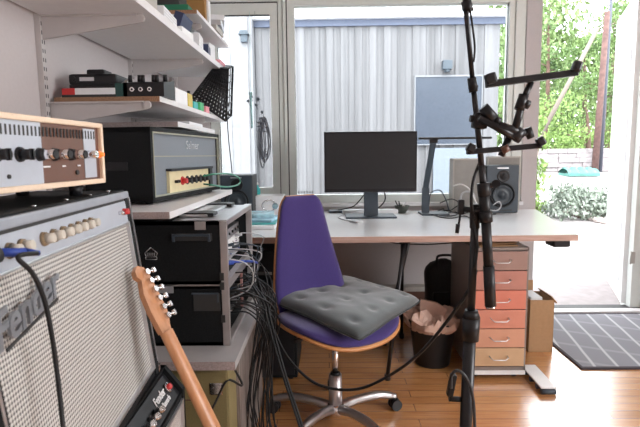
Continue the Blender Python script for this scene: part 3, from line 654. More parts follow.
# low shelf unit
t = thing('low_shelf_unit', 'low grey board unit under the rack cases with a grey wood side', 'shelf unit', (-.65, 1.9, 0))
b = MB(); b.b2((-1.03, 1.515, .49), (-.295, 2.32, .517), 0, .001); b.b2((-1.03, 1.513, .49), (-.295, 1.5155, .517), 1); part('top', b, [mat('grey_top', (.42, .405, .41), .35, var=.03), M['chipgrey']], t, w=True)
b = MB(); b.b2((-.335, 1.69, 0), (-.317, 2.28, .49)); part('side_panel', b, M['greywood'], t, w=True)
b = MB(); b.b2((-1.03, 1.56, 0), (-1.01, 2.28, .49)); b.b2((-1.01, 2.26, 0), (-.335, 2.28, .49)); b.b2((-1.01, 1.75, .05), (-.335, 2.26, .07)); part('back_panel', b, M['greywood'], t, w=True)
# cream cab below
t = thing('speaker_cabinet', 'olive cream speaker cabinet with a metal corner under the low shelf', 'speaker cabinet', (-.62, 1.6, 0))
b = MB(); b.b2((-.93, 1.555, .012), (-.325, 1.685, .470), 0, .010); part('cabinet', b, M['olive'], t, w=True)
for zz in (.398, .022):
    b = MB(); b.b2((-.39, 1.5525, zz-.01), (-.345, 1.58, zz+.032), 0, .005); b.cyl((-.378, 1.5515, zz+.012), (-.378, 1.549, zz+.012), .004, n=8); b.cyl((-.358, 1.5515, zz+.022), (-.358, 1.549, zz+.022), .004, n=8); part('corner_protector', b, M['chrome'], t, w=True)
b = MB(); b.b2((-.92, 1.553, .37), (-.41, 1.5555, .374)); b.b2((-.92, 1.553, .03), (-.41, 1.5555, .034)); b.b2((-.414, 1.553, .03), (-.41, 1.5555, .374)); part('front_seam', b, M['brown'], t, w=True)
b = MB(); b.b2((-.91, 1.5545, .036), (-.416, 1.558, .368)); part('grille', b, M['olive'], t, w=True)

# ---------------------------------------------------------------- guitar combo amplifiers
def text_face(x, y, z): return Matrix.Translation((x, y, z)) @ Matrix(((0, 0, 1, 0), (1, 0, 0, 0), (0, 1, 0, 0), (0, 0, 0, 1)))
W = .70; H_ = .50
sl = math.atan2(.06, H_)
t = thing('guitar_amplifier', 'large silver faced combo amplifier with sparkling grille and white knobs', 'guitar amplifier', (-.442, .978, .573), R_(4.3))
prof = [(-.29, 0), (0, 0), (-.06, H_-.012), (-.072, H_), (-.29, H_)]
b = MB()
for y0, y1 in ((-W/2, -W/2+.03), (W/2-.03, W/2)): b.prism(prof, y0, y1, 0, 'Y')
b.prism([(-.29, H_-.02), (-.064, H_-.02), (-.062, H_-.008), (-.072, H_), (-.29, H_)], -W/2, W/2, 0, 'Y'); b.b2((-.29, -W/2, 0), (-.004, W/2, .02)); b.b2((-.29, -W/2, 0), (-.275, W/2, H_)); b.b2((-.10, -W/2, .02), (-.085, W/2, H_-.1))
part('cabinet', b, M['blackmatt'], t)
SLM = Matrix.Rotation(-sl, 4, 'Y')     # plane of the sloping front: x out, y along, z up the slope
HS = H_/math.cos(sl)
b = MB(SLM); b.b2((-.016, -W/2+.022, .022), (-.008, W/2-.032, HS-.082)); part('grille', b, M['grille'], t, 'silver sparkle grille cloth')
b = MB(SLM)
for a, c in (((-.01, -W/2+.02, .02), (.001, W/2-.03, .027)), ((-.01, -W/2+.02, HS-.085), (.001, W/2-.03, HS-.080)), ((-.01, -W/2+.019, .02), (.001, -W/2+.025, HS-.11)), ((-.01, W/2-.035, .02), (.001, W/2-.029, HS-.08))): b.b2(a, c, 0, .0015)
b.b2((-.004, W/2-.005, .03), (.0015, W/2+.001, HS-.02)); part('trim', b, M['alu'], t, 'silver trim')
b = MB(SLM); b.b2((-.012, -W/2+.02, HS-.080), (-.002, W/2-.03, HS-.027)); cp = part('control_panel', b, M['aluplate'], t, 'silver control panel')
b = MB(SLM); b.b2((-.014, -W/2+.02, HS-.027), (-.003, W/2-.03, HS-.021)); part('panel_gap', b, M['seal'], t)
b = MB(SLM); b.b2((-.02, -W/2+.001, HS-.021), (.002, W/2-.001, HS-.003), 0, .004); part('top_rail', b, mat('painted_sheen_vinyl', (.30, .325, .37), .4, var=.05), t, 'top rail with its sheen painted grey')  # sheen along the black vinyl top edge, painted as a grey strip
def knob_c(y, zz, parent, m1, m2, r=.0125, h=.026, M_=SLM, T=Matrix.Identity(4)):
    b = MB(M_); b.cyl((-.002, y, zz), (.004, y, zz), r*1.35, r*1.2, 16, 1); b.cyl((.004, y, zz), (.004+h, y, zz), r, r*.86, 16, 0); part('knob', b, [m1, m2], parent)
KW = mat('ivory_knob', (.55, .51, .44), .4); KM = mat('brass_skirt', (.22, .15, .08), .4)
kp = [P(*q, 'X', -.50).y-.965 for q in ((54, 232), (65, 228), (75, 225), (84, 221.5), (93, 219), (100, 216.5), (107, 214.5))]
for y in [P(x_, 225, 'X', -.47).y-.978 for x_ in (15, 29, 54, 65, 76, 85, 93, 101, 107)]: 
    knob_c(y, HS-.053, cp, KW, KM, .0095, .013)
for y in (.296,): 
    b = MB(SLM); b.cyl((-.002, y, HS-.053), (.012, y, HS-.053), .009, .007, 14); part('pilot_lamp', b, M['red'], cp, 'red pilot lamp')
b = MB(SLM); b.cyl((-.002, .262, HS-.053), (.010, .262, HS-.053), .005, n=8); part('switch', b, M['chrome'], cp)
for y in (-.30, -.27, -.235): b = MB(SLM); b.cyl((-.002, y, HS-.053), (.005, y, HS-.053), .011, n=10); part('jack', b, M['seal'], cp)
b = MB(SLM); b.text('Fender', .072, Matrix.Translation((.004, -.225, HS-.145)) @ Matrix(((0, 0, 1, 0), (1, 0, 0, 0), (0, 1, 0, 0), (0, 0, 0, 1))) @ Matrix.Rotation(R_(9), 4, 'Z'), 0, .0025, .35, .0015)
part('logo', b, [mat('logo_grey', (.33, .35, .38), .3, metal=.6)], t, 'raised grey script logo')
b = MB(SLM); b.box((.004, -.215, HS-.172), (.003, .17, .004), 0, (R_(9), 0, 0)); part('logo_underline', b, M['seal'], t)
b = MB(); b.b2((-.012, W/2-.01, -.0005), (.003, W/2+.002, .02), 0, .002); part('corner_protector', b, M['chrome'], t)
for k in (-.25, -.09, .04, .16, .28): b = MB(); b.cyl((-.085, k, H_), (-.085, k, H_+.0025), .0045, n=10); part('screw', b, M['chrome'], t)
b = MB(); b.tube([(-.15, -.12, H_), (-.15, -.11, H_+.018), (-.15, .0, H_+.022), (-.15, .11, H_+.018), (-.15, .12, H_)], .008, 8); 
b.bm.free()

# small amplifier underneath
W_, h2 = .68, .571
t = thing('guitar_amplifier', 'smaller black combo amplifier underneath the large silver faced one', 'guitar amplifier', (-.405, 1.03, 0), R_(1.5))
prof = [(-.28, 0), (0, 0), (0, .505), (-.05, .571), (-.28, .571)]
b = MB()
for y0, y1 in ((-W_/2, -W_/2+.018), (W_/2-.018, W_/2)): b.prism(prof, y0, y1, 0, 'Y')
b.prism([(-.28, .553), (-.056, .553), (-.05, .571), (-.28, .571)], -W_/2, W_/2, 0, 'Y'); b.b2((-.28, -W_/2, 0), (0, W_/2, .02)); b.b2((-.28, -W_/2, 0), (-.26, W_/2, .57)); b.b2((-.02, -W_/2, .478), (-.004, W_/2, .496))
part('cabinet', b, M['blackmatt'], t)
b = MB(); b.prism([(-.018, .49), (-.010, .497), (-.052, .553), (-.062, .553)], -W_/2+.018, W_/2-.018, 0, 'Y'); cp = part('control_panel', b, M['black'], t, 'sloping black control panel')
sl2 = math.atan2(.05, .066); SM2 = Matrix.Translation((-.006, 0, .498)) @ Matrix.Rotation(-sl2, 4, 'Y')
b = MB(); b.b2((-.02, -W_/2+.018, .02), (-.008, W_/2-.018, .478)); part('grille', b, M['grille2'], t, 'pale grille cloth')
b = MB()
for a, c in (((-.01, -W_/2+.016, .472), (.0015, W_/2-.016, .480)), ((-.01, W_/2-.024, .02), (.0015, W_/2-.017, .478))): b.b2(a, c, 0, .001)
part('trim', b, M['alu'], t)
b = MB(SM2); b.cyl((-.004, .285, .04), (.010, .285, .04), .010, .007, 14, 0); part('pilot_lamp', b, M['red'], cp, 'red pilot lamp')
b = MB(SM2); b.cyl((-.004, .285, .04), (.003, .285, .04), .014, n=14); part('lamp_ring', b, M['chrome'], cp)
for y in (.20, .165, .13, .09, .05, .01, -.03, -.07, -.11):
    for zz in ((.03,) if y > .14 else (.03,)):
        b = MB(SM2); b.cyl((-.004, y-.04, zz), (.004, y-.04, zz), .012, n=14, m=1); b.cyl((.004, y-.04, zz), (.024, y-.04, zz), .0095, .008, 14, 0); part('knob', b, [M['white'] if y < .1 else M['chrome'], M['black']], cp)
b = MB(SM2); b.text('Fender', .028, text_face(-.002, .222, .045) , 0, .0008, .3, .0004); b.text('Reverb', .020, text_face(-.002, .235, .022), 0, .0008, .3, .0003); part('lettering', b, M['white'], cp, 'white script lettering')

# cream framed head on top
A0 = Vector((-.556, .62, 1.099)); A1 = Vector((-.520, 1.18, 1.099)); L = (A1-A0).length; th = math.atan2(-(A1.x-A0.x), (A1.y-A0.y)); W2 = L/2
t = thing('valve_amplifier', 'cream framed amplifier head with silver and brown faceplate and orange lamp', 'amplifier', (A0+A1)/2, th)
Hh = .137; D_ = .20; e = .011
b = MB()
for a, c in (((-D_, -W2, 0), (0, W2, e)), ((-D_, -W2, Hh-e), (0, W2, Hh)), ((-D_, -W2, 0), (0, -W2+e, Hh)), ((-D_, W2-e, 0), (0, W2, Hh)), ((-D_, -W2, 0), (-D_+e, W2, Hh))): b.b2(a, c, 0, .003)
part('cabinet', b, M['cream'], t, 'cream cabinet')
yr = lambda px: (P(px, 150, 'X', -.525).y-.90)
b = MB(); b.b2((-.016, -W2+e, e), (-.008, W2-e, Hh-e)); fp = part('faceplate', b, M['brown'], t, 'brown faceplate')
y_s = -W2+e; ys2 = P(47.5, 150, 'X', -.53).y-(A0.y+A1.y)/2; y3 = P(87, 150, 'X', -.525).y-(A0.y+A1.y)/2; y4 = P(97, 150, 'X', -.525).y-(A0.y+A1.y)/2
b = MB(); b.b2((-.008, y_s, e), (-.0065, ys2, Hh-e)); b.b2((-.008, y3, e+.004), (-.0065, y4, Hh-e-.004)); part('silver_plate', b, M['aluplate'], fp, 'silver sections of the faceplate')
b = MB(); k = y_s+.01
while k < y4-.004: b.b2((-.0068, k, Hh-e-.026), (-.006, k+.0045, Hh-e-.008)); k += .0115
part('vent', b, M['seal'], fp, kind='stuff')
def hy(px): return P(px, 150, 'X', -.52).y-(A0.y+A1.y)/2
for px, kk in ((12, 0), (33, 0), (50, 1), (63, 1), (77, 1)):
    y = hy(px); b = MB(); zz = .066
    if kk == 0: b.cyl((-.007, y, zz), (.018, y, zz), .010, .009, 18); b.cyl((-.007, y, zz), (-.002, y, zz), .014, .013, 18); b.box((.017, y, zz), (.008, .004, .020)); part('knob', b, M['black'], fp, 'black knob')
    else: b.cyl((-.007, y, zz), (.004, y, zz), .013, .011, 16, 1); b.cyl((.004, y, zz), (.026, y, zz), .010, .009, 16, 0); b.cyl((.026, y, zz), (.028, y, zz), .009, .008, 16, 1); part('knob', b, [M['chrome'], M['black']], fp, 'chrome knob')
y = hy(92); b = MB(); b.cyl((-.007, y, .066), (.016, y, .066), .0085, n=12); part('knob', b, M['chrome'], fp, 'chrome knob')
y = hy(101); b = MB(); b.cyl((-.008, y-.008, .066), (.002, y-.008, .066), .008, n=14); b.cyl((.002, y-.008, .066), (.012, y-.008, .066), .007, .004, 14); part('pilot_lamp', b, M['orange'], fp, 'orange pilot lamp')
b = MB()
for px, wd in ((56, .022), (71, .012), (84, .012)):
    y = hy(px); b.b2((-.0068, y-wd/2, .041), (-.006, y+wd/2, .044))
part('marking', b, M['paper'], fp, 'small pale marks')
b = MB(); b.cyl((-.008, hy(82), .028), (-.004, hy(82), .028), .005, n=10); b.cyl((-.008, hy(22), .028), (-.004, hy(22), .028), .004, n=10); part('jack', b, M['seal'], fp)
for y in (-W2+.08, W2-.07):
    for x in (-.035, -D_+.04): b = MB(); b.cyl((x, y, -.0245), (x, y, 0), .013, .015, 14); part('foot', b, M['black'], t)

# instrument cable plugged into the large combo
t = thing('instrument_cable', 'black cable with a blue plug hanging down the front of the large amplifier grille', 'cable', (-.43, .80, .55))
b = MB(); b.cyl((-.485, .716, 1.022), (-.455, .742, 1.018), .0065, .0065, 12); b.cyl((-.455, .742, 1.018), (-.44, .752, 1.014), .006, .004, 12); part('plug', b, M['blue'], t, 'blue plug', w=True)
b = MB(); b.tube([(-.442, .752, 1.014), P(18, 257, 'X', -.435), P(33, 274, 'X', -.43), P(45, 302, 'X', -.425), P(52, 336, 'X', -.42), P(58, 380, 'X', -.415), P(63, 427, 'X', -.405), P(66, 470, 'X', -.395), (-.385, .86, .3), (-.38, .9, .02)], .0036, 8); part('cord', b, M['cable'], t, w=True)

# ---------------------------------------------------------------- guitar leaning on the amplifier
# nut at the head, body on the floor out of view. local frame: z along the neck (up), x across, y = out of the back
g0 = Vector(P(165, 332, 'Y', 1.19)); g1 = Vector(P(211, 427, 'Y', 1.15)); ax = (g0-g1).normalized()
gd = thing('electric_guitar', 'electric guitar with bare maple neck leaning against the amplifiers', 'guitar', (g1 - ax*.55))
view = (EYE-(g0+g1)/2).normalized(); gx = ax.cross(view).normalized(); gy = gx.cross(ax).normalized()   # gy faces the camera
if (gx.x < 0): gx = -gx; gy = -gy
TH = R_(52); gx, gy = gx*math.cos(TH)-gy*math.sin(TH), gy*math.cos(TH)+gx*math.sin(TH)
turn = R_(0); GM = Matrix((gx, gy, ax)).transposed().to_4x4()
sgn = 1 if gy.dot(view) > 0 else -1
def G(u, v, w_): return GM @ Vector((u, v*sgn, w_))
gl = ax.length
nut = .55+(g0-g1).length     # distance of the nut from the origin
b = MB(GM); NS = 22
def neckf(u, v):
    a = u*2*pi; hw = .0265-.006*v; s_ = math.sin(a); c_ = math.cos(a); zz = .30+(nut-.30)*v
    return Vector((c_*hw, sgn*((s_*.019) if s_ > 0 else s_*.004), zz))
b.grid(neckf, NS, 12, 0, True, True); b.b2((-.02, -.002, nut-.002), (.02, .002, nut+.004)); part('neck', b, M['maple'], gd)
b = MB(GM)
hd = [(-.022, 0), (.022, 0), (.026, .014), (.040, .035), (.044, .06), (.041, .155), (.030, .178), (.006, .186), (-.012, .174), (-.016, .158), (-.004, .146), (-.010, .135), (-.022, .11), (-.027, .06), (-.024, .02)]
hd = [(x_*.85, z_*.95) for x_, z_ in hd]
b.prism([(x_, z_+nut) for x_, z_ in hd], -.007, .007, 0, 'Y'); hs = part('headstock', b, M['maple'], gd)
for k in range(6):
    zz = nut+.034+k*.024; b = MB(GM); x_ = .0255
    b.cyl((x_-.004, 0, zz), (x_-.004, sgn*.017, zz), .0085, .0075, 12); b.cyl((x_, sgn*.010, zz), (x_+.022, sgn*.010, zz), .003, n=8); b.box((x_+.028, sgn*.010, zz), (.012, .007, .015), 0, None, .003); b.cyl((x_-.004, 0, zz), (x_-.004, -sgn*.018, zz), .003, n=8)
    part('tuner', b, M['chrome'], hs, 'chrome tuner')
b = MB(GM); 
bodyo = [(.0, .33), (.05, .30), (.065, .36), (.10, .40), (.135, .385), (.15, .33), (.125, .26), (.115, .20), (.14, .12), (.155, .04), (.13, -.03), (.05, -.06), (-.05, -.06), (-.13, -.03), (-.16, .04), (-.145, .13), (-.115, .21), (-.13, .28), (-.15, .36), (-.12, .42), (-.085, .41), (-.055, .34), (-.04, .30)]
b.prism([(x_, z_+.03) for x_, z_ in bodyo], -.020, .020, 0, 'Y'); part('body', b, mat('sunburst_body', (.10, .03, .02), .2, coat=.5), gd)
# ---------------------------------------------------------------- desk
DZ = .76
t = thing('desk', 'long white desk with a pinkish wood edge standing under the wide window', 'desk', (.4, 3.0, 0))
b = MB(); poly = [(-1.0, 2.45), (1.215, 2.45), (1.47, 3.575), (-1.0, 3.575)]
b.prism(poly, DZ-.030, DZ, 0); top = part('desk_top', b, M['desk'], t, w=True)
b = MB(); b.prism([(-1.0, 2.445), (1.218, 2.445), (1.2175, 2.452), (-1.0, 2.452)], DZ-.031, DZ-.002, 0); b.prism([(1.2175, 2.447), (1.473, 3.575), (1.468, 3.575), (1.213, 2.447)], DZ-.031, DZ-.002); part('edge_band', b, M['deskedge'], t, 'pinkish wood edge', w=True)
b = MB(); b.b2((-.95, 2.95, DZ-.075), (.95, 2.99, DZ-.03)); part('rail', b, M['silverpaint'], t, w=True)
def leg(x0, y0, x1, y1):
    b = MB(); b.cyl((x0, y0, DZ-.03), (x1, y1, .02), .011, n=12); b.cyl((x1, y1, 0), (x1, y1, .03), .016, n=12); b.cyl((x0, y0, DZ-.045), (x0, y0, DZ-.03), .03, n=14); part('leg', b, M['blacksat'], t, w=True)
leg(.385, 2.52, .30, 2.50); leg(.46, 3.10, .46, 3.10); leg(-.85, 2.6, -.87, 2.58); leg(-.85, 3.4, -.87, 3.4); leg(1.30, 3.45, 1.32, 3.46); leg(.415, 2.56, .34, 2.98)
b = MB(); b.b2((1.105, 2.46, DZ-.066), (1.19, 2.56, DZ-.03), 0, .010); part('bracket', b, M['black'], t, w=True)
b = MB(); b.tube([P(385, 241, 'Y', 2.6), P(398, 243.5, 'Y', 2.6), P(425, 244.5, 'Y', 2.6), P(450, 243, 'Y', 2.6), P(470, 241, 'Y', 2.6)], .003, 6); one('cable', b, M['cable'], 'thin black cable sagging under the front edge of the desk', 'cable')
# skirting box below the desk
b = MB(); b.b2((.30, 3.50, .0), (.80, 3.60, .22), 0, .006); b.b2((.315, 3.498, .03), (.785, 3.501, .19), 1); one('cable_box', b, [M['beige'], M['brown']], 'brown beige low box against the wall under the desk', 'box')
b = MB(); b.b2((-.9, 3.40, .02), (1.0, 3.44, .10), 0, .004); one('power_rail', b, M['black'], 'long black power rail on the floor along the wall under the desk', 'power rail')

# monitor
t = thing('monitor', 'wide black computer monitor on a grey foot in the middle of the desk', 'monitor', (.285, 3.22, DZ))
c = P(370.6, 162, 'Y', 3.15)
b = MB(); b.box((c.x, 3.165, c.z), (.575, .030, .375), 0, (0, 0, 0), .004); part('housing', b, M['black'], t, w=True)
b = MB(); b.b2((c.x-.277, 3.147, c.z-.166), (c.x+.277, 3.151, c.z+.175)); part('screen', b, M['screen'], t, 'dark blank screen', w=True)
b = MB(); b.box((c.x, 3.205, c.z-.02), (.3, .05, .2), 0, None, .01); part('back_cover', b, M['black'], t, w=True)
b = MB(); b.box((c.x+.008, 3.215, DZ+.10), (.09, .018, .22), 0, (R_(-6), 0, 0), .004); part('neck', b, M['slate'], t, w=True)
b = MB(); b.b2((c.x-.155, 3.13, DZ), (c.x+.165, 3.33, DZ+.012), 0, .005); part('foot', b, M['slate'], t, w=True)
for pts, lb in (([P(367, 190, 'Y', 3.24), P(360, 200, 'Y', 3.25), P(352, 207, 'Y', 3.27), P(338, 210, 'Y', 3.3)], 'dark cable dropping left from the monitor'), ([P(384, 190, 'Y', 3.24), P(385, 200, 'Y', 3.25), P(378, 208, 'Y', 3.27), P(370, 210, 'Y', 3.34)], 'dark cable curving down right behind the monitor neck')):
    b = MB(); b.tube(pts, .004, 6); one('monitor_cable', b, M['cable'], lb, 'cable')
# small things on the desk
def at(px, py, z=DZ): return P(px, py, 'Z', z)
q = at(338, 208); b = MB(); b.b2((q.x-.03, q.y, DZ), (q.x+.05, q.y+.07, DZ+.075), 0, .006); b.cyl((q.x+.01, q.y-.001, DZ+.045), (q.x+.01, q.y-.004, DZ+.045), .02, n=14); one('small_speaker', b, M['black'], 'small black box behind the left part of the monitor', 'speaker')
q = at(327, 209); b = MB(); b.b2((q.x-.012, q.y, DZ), (q.x+.014, q.y+.03, DZ+.03), 0, .006); one('lighter', b, M['red'], 'little red object on the desk beside the purple backrest', 'lighter')
q = at(338, 212.5); b = MB(); b.box((q.x, q.y, DZ+.009), (.13, .07, .016), 0, (0, 0, .1), .005); one('keyboard', b, M['slate'], 'small grey device lying left of the monitor foot', 'keyboard')
b = MB(); b.tube([at(344, 214, DZ+.004), at(338, 217, DZ+.004), at(345, 220, DZ+.004), at(357, 222, DZ+.004)], .0035, 6); b.cyl(at(350, 221, DZ+.006), at(358, 222.5, DZ+.006), .006, n=8); one('loose_cable', b, M['cablegrey'], 'short grey cable lying on the desk in front of the monitor', 'cable')
b = MB(); b.b2((.10, 3.36, DZ), (.47, 3.44, DZ+.03), 0, .006); one('folded_cloth', b, M['paper'], 'white folded sheet on the desk behind the monitor foot', 'paper')
q = at(402.5, 213.5); t = thing('pen_bowl', 'grey green bowl with pens and clips next to the monitor', 'bowl', (q.x, q.y+.03, DZ))
b = MB(); b.lathe([(.026, 0), (.03, .008), (.045, .03), (.052, .052), (.048, .052), (.04, .03), (.024, .012)], n=20); part('bowl', b, mat('glazed_green_grey', (.07, .08, .065), .4, var=.3, scale=60), t)
for i, (dx, dy, h, c_) in enumerate(((-.03, 0, .085, 'black'), (.02, .01, .075, 'alu'), (.005, -.01, .07, 'white'), (-.012, .015, .08, 'slate'))):
    q2 = (q.x+dx*.5, q.y+.03+dy, DZ+.02); b = MB(); b.cyl(q2, (q.x+dx*1.5, q.y+.03+dy*1.6, DZ+h), .004, n=8); one('pen', b, M[c_], {'black': 'black pen tilting left out of the bowl', 'alu': 'silver pen tilting right out of the bowl', 'white': 'short white pen at the front of the bowl', 'slate': 'dark grey pen at the back of the bowl'}[c_], 'pen')

# LED lamp
t = thing('desk_lamp', 'dark desk lamp with a bent stem and long thin horizontal head', 'lamp', (.70, 3.33, DZ))
b = MB(); b.b2((.61, 3.26, DZ), (.79, 3.42, DZ+.012), 0, .005); part('base', b, M['slate'], t, w=True)
p0, p1, p2 = P(425.5, 212, 'Y', 3.33), P(425.5, 188, 'Y', 3.33), P(433.5, 141, 'Y', 3.15)
b = MB(); b.box(((p0.x+p1.x)/2, 3.33, (p0.z+p1.z)/2), (.048, .02, abs(p1.z-p0.z)+.01), 0, None, .003)
d = (p2-p1); md = (p1+p2)/2; b.box(md, (.036, .016, d.length+.02), 0, d.to_track_quat('Z', 'Y').to_euler() if False else Euler((math.atan2(-d.y, d.z), math.atan2(d.x, d.z), 0)), .003); part('stem', b, M['slate'], t, w=True)
h0, h1 = P(419, 138.7, 'Y', 3.13), P(491, 137.5, 'Y', 3.13)
b = MB(); b.box((h0+h1)/2, (h1.x-h0.x, .045, .013), 0, None, .004); b.box((p2.x, 3.15, h0.z-.012), (.05, .03, .03), 0, None, .004); part('lamp_head', b, M['black'], t, w=True)

# speakers
def monitor_speaker(px0, px1, pyb, pyt, y, label, dep=.24, rz=0.):
    a = P(px0, pyb, 'Y', y); c = P(px1, pyb, 'Y', y); tp = P((px0+px1)/2, pyt, 'Y', y); wd = c.x-a.x; h = tp.z-DZ
    t = thing('studio_speaker', label, 'speaker', ((a.x+c.x)/2, y+dep/2, DZ), rz); y0 = -dep/2
    b = MB(); b.b2((-wd/2, y0+.006, .001), (wd/2, dep/2, h), 0, .006); part('cabinet', b, M['black'], t)
    b = MB(); b.b2((-wd/2+.002, y0, .003), (wd/2-.002, y0+.01, h-.002), 0, .004); f = part('front_baffle', b, M['slate'], t)
    RX = Matrix.Translation((0, y0, h*.38)) @ Matrix.Rotation(R_(90), 4, 'X')
    wr = wd*.385
    b = MB(); b.lathe([(wr, 0), (wr, .006), (wr*.93, .009), (wr*.86, .003), (wr*.84, -.002)], n=30, T=RX, caps=False); part('woofer_ring', b, M['black'], t)
    b = MB(); b.lathe([(wr*.84, .0022), (wr*.74, .007), (wr*.66, .002), (wr*.34, -.004+.008), (wr*.30, .006), (wr*.2, .012), (.002, .015)], n=30, T=RX); part('woofer', b, mat('woofer_cone', (.035, .045, .055), .4), t)
    RX = Matrix.Translation((wd*.02, y0, h*.77)) @ Matrix.Rotation(R_(90), 4, 'X'); tr = wd*.155
    b = MB(); b.lathe([(tr*1.25, 0), (tr*1.2, .005), (tr, .002), (tr*.5, .002), (tr*.42, .006), (.001, .010)], n=24, T=RX); part('tweeter', b, M['black'], t)
    b = MB(); b.b2((-wd*.17, y0-.001, h*.925), (wd*.17, y0+.001, h*.948)); b.b2((-wd*.3, y0-.001, h*.05), (wd*.3, y0+.001, h*.075), 1); part('badge', b, [M['alu'], M['seal']], t)
    return t
monitor_speaker(485.5, 518, 213.5, 165, 3.36, 'dark studio speaker with a round woofer at the right end of the desk', .17)
monitor_speaker(221, 253, 213, 175, 3.22, 'blue black studio speaker at the left end of the desk behind the rack', .22)
def bigbox(px0, px1, pyt, y, dep, label, m):
    a = P(px0, pyt, 'Y', y); c = P(px1, pyt, 'Y', y); t = thing('beige_cabinet', label, 'cabinet', ((a.x+c.x)/2, y+dep/2, DZ))
    b = MB(); b.b2((a.x, y, DZ+.001), (c.x, y+dep, a.z), 0, .004); part('case', b, m, t, w=True)
    b = MB(); b.b2((a.x+.01, y-.002, DZ+.012), (c.x-.01, y+.002, a.z-.012), 0); part('front', b, mat('beige_cloth', (.30, .285, .265), .85), t, w=True)
bigbox(453, 484, 158.5, 3.42, .10, 'beige box standing on the desk left of the right speaker', M['beige'])
bigbox(487.5, 521, 156.5, 3.535, .04, 'beige box behind the right studio speaker', M['beige'])
# tangle of cables on the right part of the desk
rs = random.Random(4)
TL = ['black cable tangle loop rising highest beside the lamp stem', 'black cable coil lying flat right of the lamp base', 'dark cable looping in front of the beige box', 'black cable running towards the right speaker', 'dark cable curl nearest the desk front, right of the lamp', 'thin dark cable winding behind the lamp base']
tl = [[(429, 205), (431, 193), (440, 190.5), (446, 200), (450, 211), (462, 214)], [(436, 212), (446, 208), (458, 210), (456, 215), (444, 216), (436, 213), (448, 210)], [(440, 203), (452, 199), (462, 205), (468, 212), (458, 213), (446, 206)],
      [(448, 213), (462, 208), (474, 212), (486, 214), (496, 214)], [(430, 213), (440, 217), (452, 218), (464, 216), (470, 218)], [(424, 208), (436, 206), (448, 211), (460, 205), (470, 209)]]
for i, (pts, lb) in enumerate(zip(tl, TL)):
    b = MB(); b.tube([P(x, y, 'Y', 3.27+rs.uniform(-.03, .04)) if y < 206 else (P(x, y, 'Z', DZ+.006)) for x, y in pts], .0038, 6); one('desk_cable', b, M['cable'] if i % 3 else M['slate'], lb, 'cable')
b = MB(); b.tube([P(453, 186, 'Y', 3.36), P(462, 184.5, 'Y', 3.33), P(471, 191, 'Y', 3.3), P(477, 204, 'Y', 3.3), P(488, 211, 'Y', 3.25)], .005, 8); one('desk_cable', b, M['cablewhite'], 'white cable arching in front of the left beige box', 'cable')
t = thing('headphones', 'grey headphones leaning on the beige box', 'headphones', (P(468, 205, 'Y', 3.33).x, 3.33, DZ))
b = MB(); b.tube([P(460, 203, 'Y', 3.33), P(462, 194, 'Y', 3.33), P(468, 191.5, 'Y', 3.33), P(474, 195, 'Y', 3.33), P(475, 204, 'Y', 3.33)], .006, 8); part('headband', b, M['cablegrey'], t, w=True)
for x in (460.5, 474.5): q = P(x, 207, 'Y', 3.33); b = MB(); b.cyl((q.x-.012, q.y, q.z), (q.x+.012, q.y, q.z), .028, .03, 16); part('ear_cup', b, M['beige'], t, w=True)
b = MB(); b.tube([P(493, 205, 'Y', 3.3), P(499, 201.5, 'Y', 3.3), P(501, 206, 'Y', 3.3), P(497, 210.5, 'Y', 3.28), P(489, 210, 'Y', 3.26)], .004, 8); one('desk_cable', b, M['cablegrey'], 'grey cable loop against the woofer of the right speaker', 'cable')

# left end of the desk: papers, drawers tray
q = at(265, 219)
slab('paper_pile', 'white paper pile at the bottom left end of the desk', 'paper', (-.44, 2.85, DZ+.001), (.30, .30, .018), M['paper'])
slab('folder', 'teal edged folder on the white paper pile', 'folder', (-.43, 2.88, DZ+.020), (.27, .26, .007), M['teal'], (0, 0, .05))
slab('magazine', 'pale blue magazine on the teal folder', 'magazine', (-.42, 2.92, DZ+.028), (.24, .24, .014), mat('pale_blue_print', (.32, .55, .68), .5, var=.3, scale=14), (0, 0, -.12))
slab('magazine', 'light blue brochure with dark print topmost on the pile behind the backrest', 'magazine', (-.42, 2.98, DZ+.043), (.2, .2, .02), mat('blue_print', (.38, .60, .75), .5, var=.5, scale=22), (0, 0, .1))
t = thing('drawer_tray', 'white desktop drawer tray against the casement window', 'tray', (-.42, 3.45, DZ))
b = MB(); b.b2((-.60, 3.36, DZ+.001), (-.30, 3.56, DZ+.13), 0, .004); part('case', b, M['white'], t, w=True)
for k in range(2):
    b = MB(); b.b2((-.59, 3.353, DZ+.012+k*.06), (-.31, 3.362, DZ+.064+k*.06), 0, .002); dr = part('drawer', b, M['paper'], t, w=True)
    b = MB(); b.b2((-.575, 3.348, DZ+.03+k*.06), (-.53, 3.354, DZ+.052+k*.06), 0, .001); part('label_holder', b, M['alu'], dr, w=True)
q = P(269, 206, 'Y', 3.2); b = MB(); b.tube([(q.x+.042*math.cos(a), q.y+.02*math.sin(a*2)*.3, q.z+.036*math.sin(a)) for a in [k*pi/6 for k in range(12)]], .006, 8, closed=True, sm=2); b.cyl((q.x+.04, q.y-.01, q.z), (q.x+.04, q.y+.014, q.z), .02, n=14); one('steel_ring', b, M['chrome'], 'round metal ring standing between the brochures and the drawer tray', 'ring')
t = thing('spray_bottle', 'small teal bottle on the window sill at the casement', 'bottle', (P(257, 186, 'Y', 3.5).x, 3.5, DZ+.131))
b = MB(); b.lathe([(.020, 0), (.023, .01), (.022, .04), (.010, .055), (.009, .065)], n=16); part('bottle', b, M['teal'], t)
b = MB(); b.lathe([(.010, .065), (.010, .08), (.004, .083)], n=12); part('cap', b, M['white'], t)
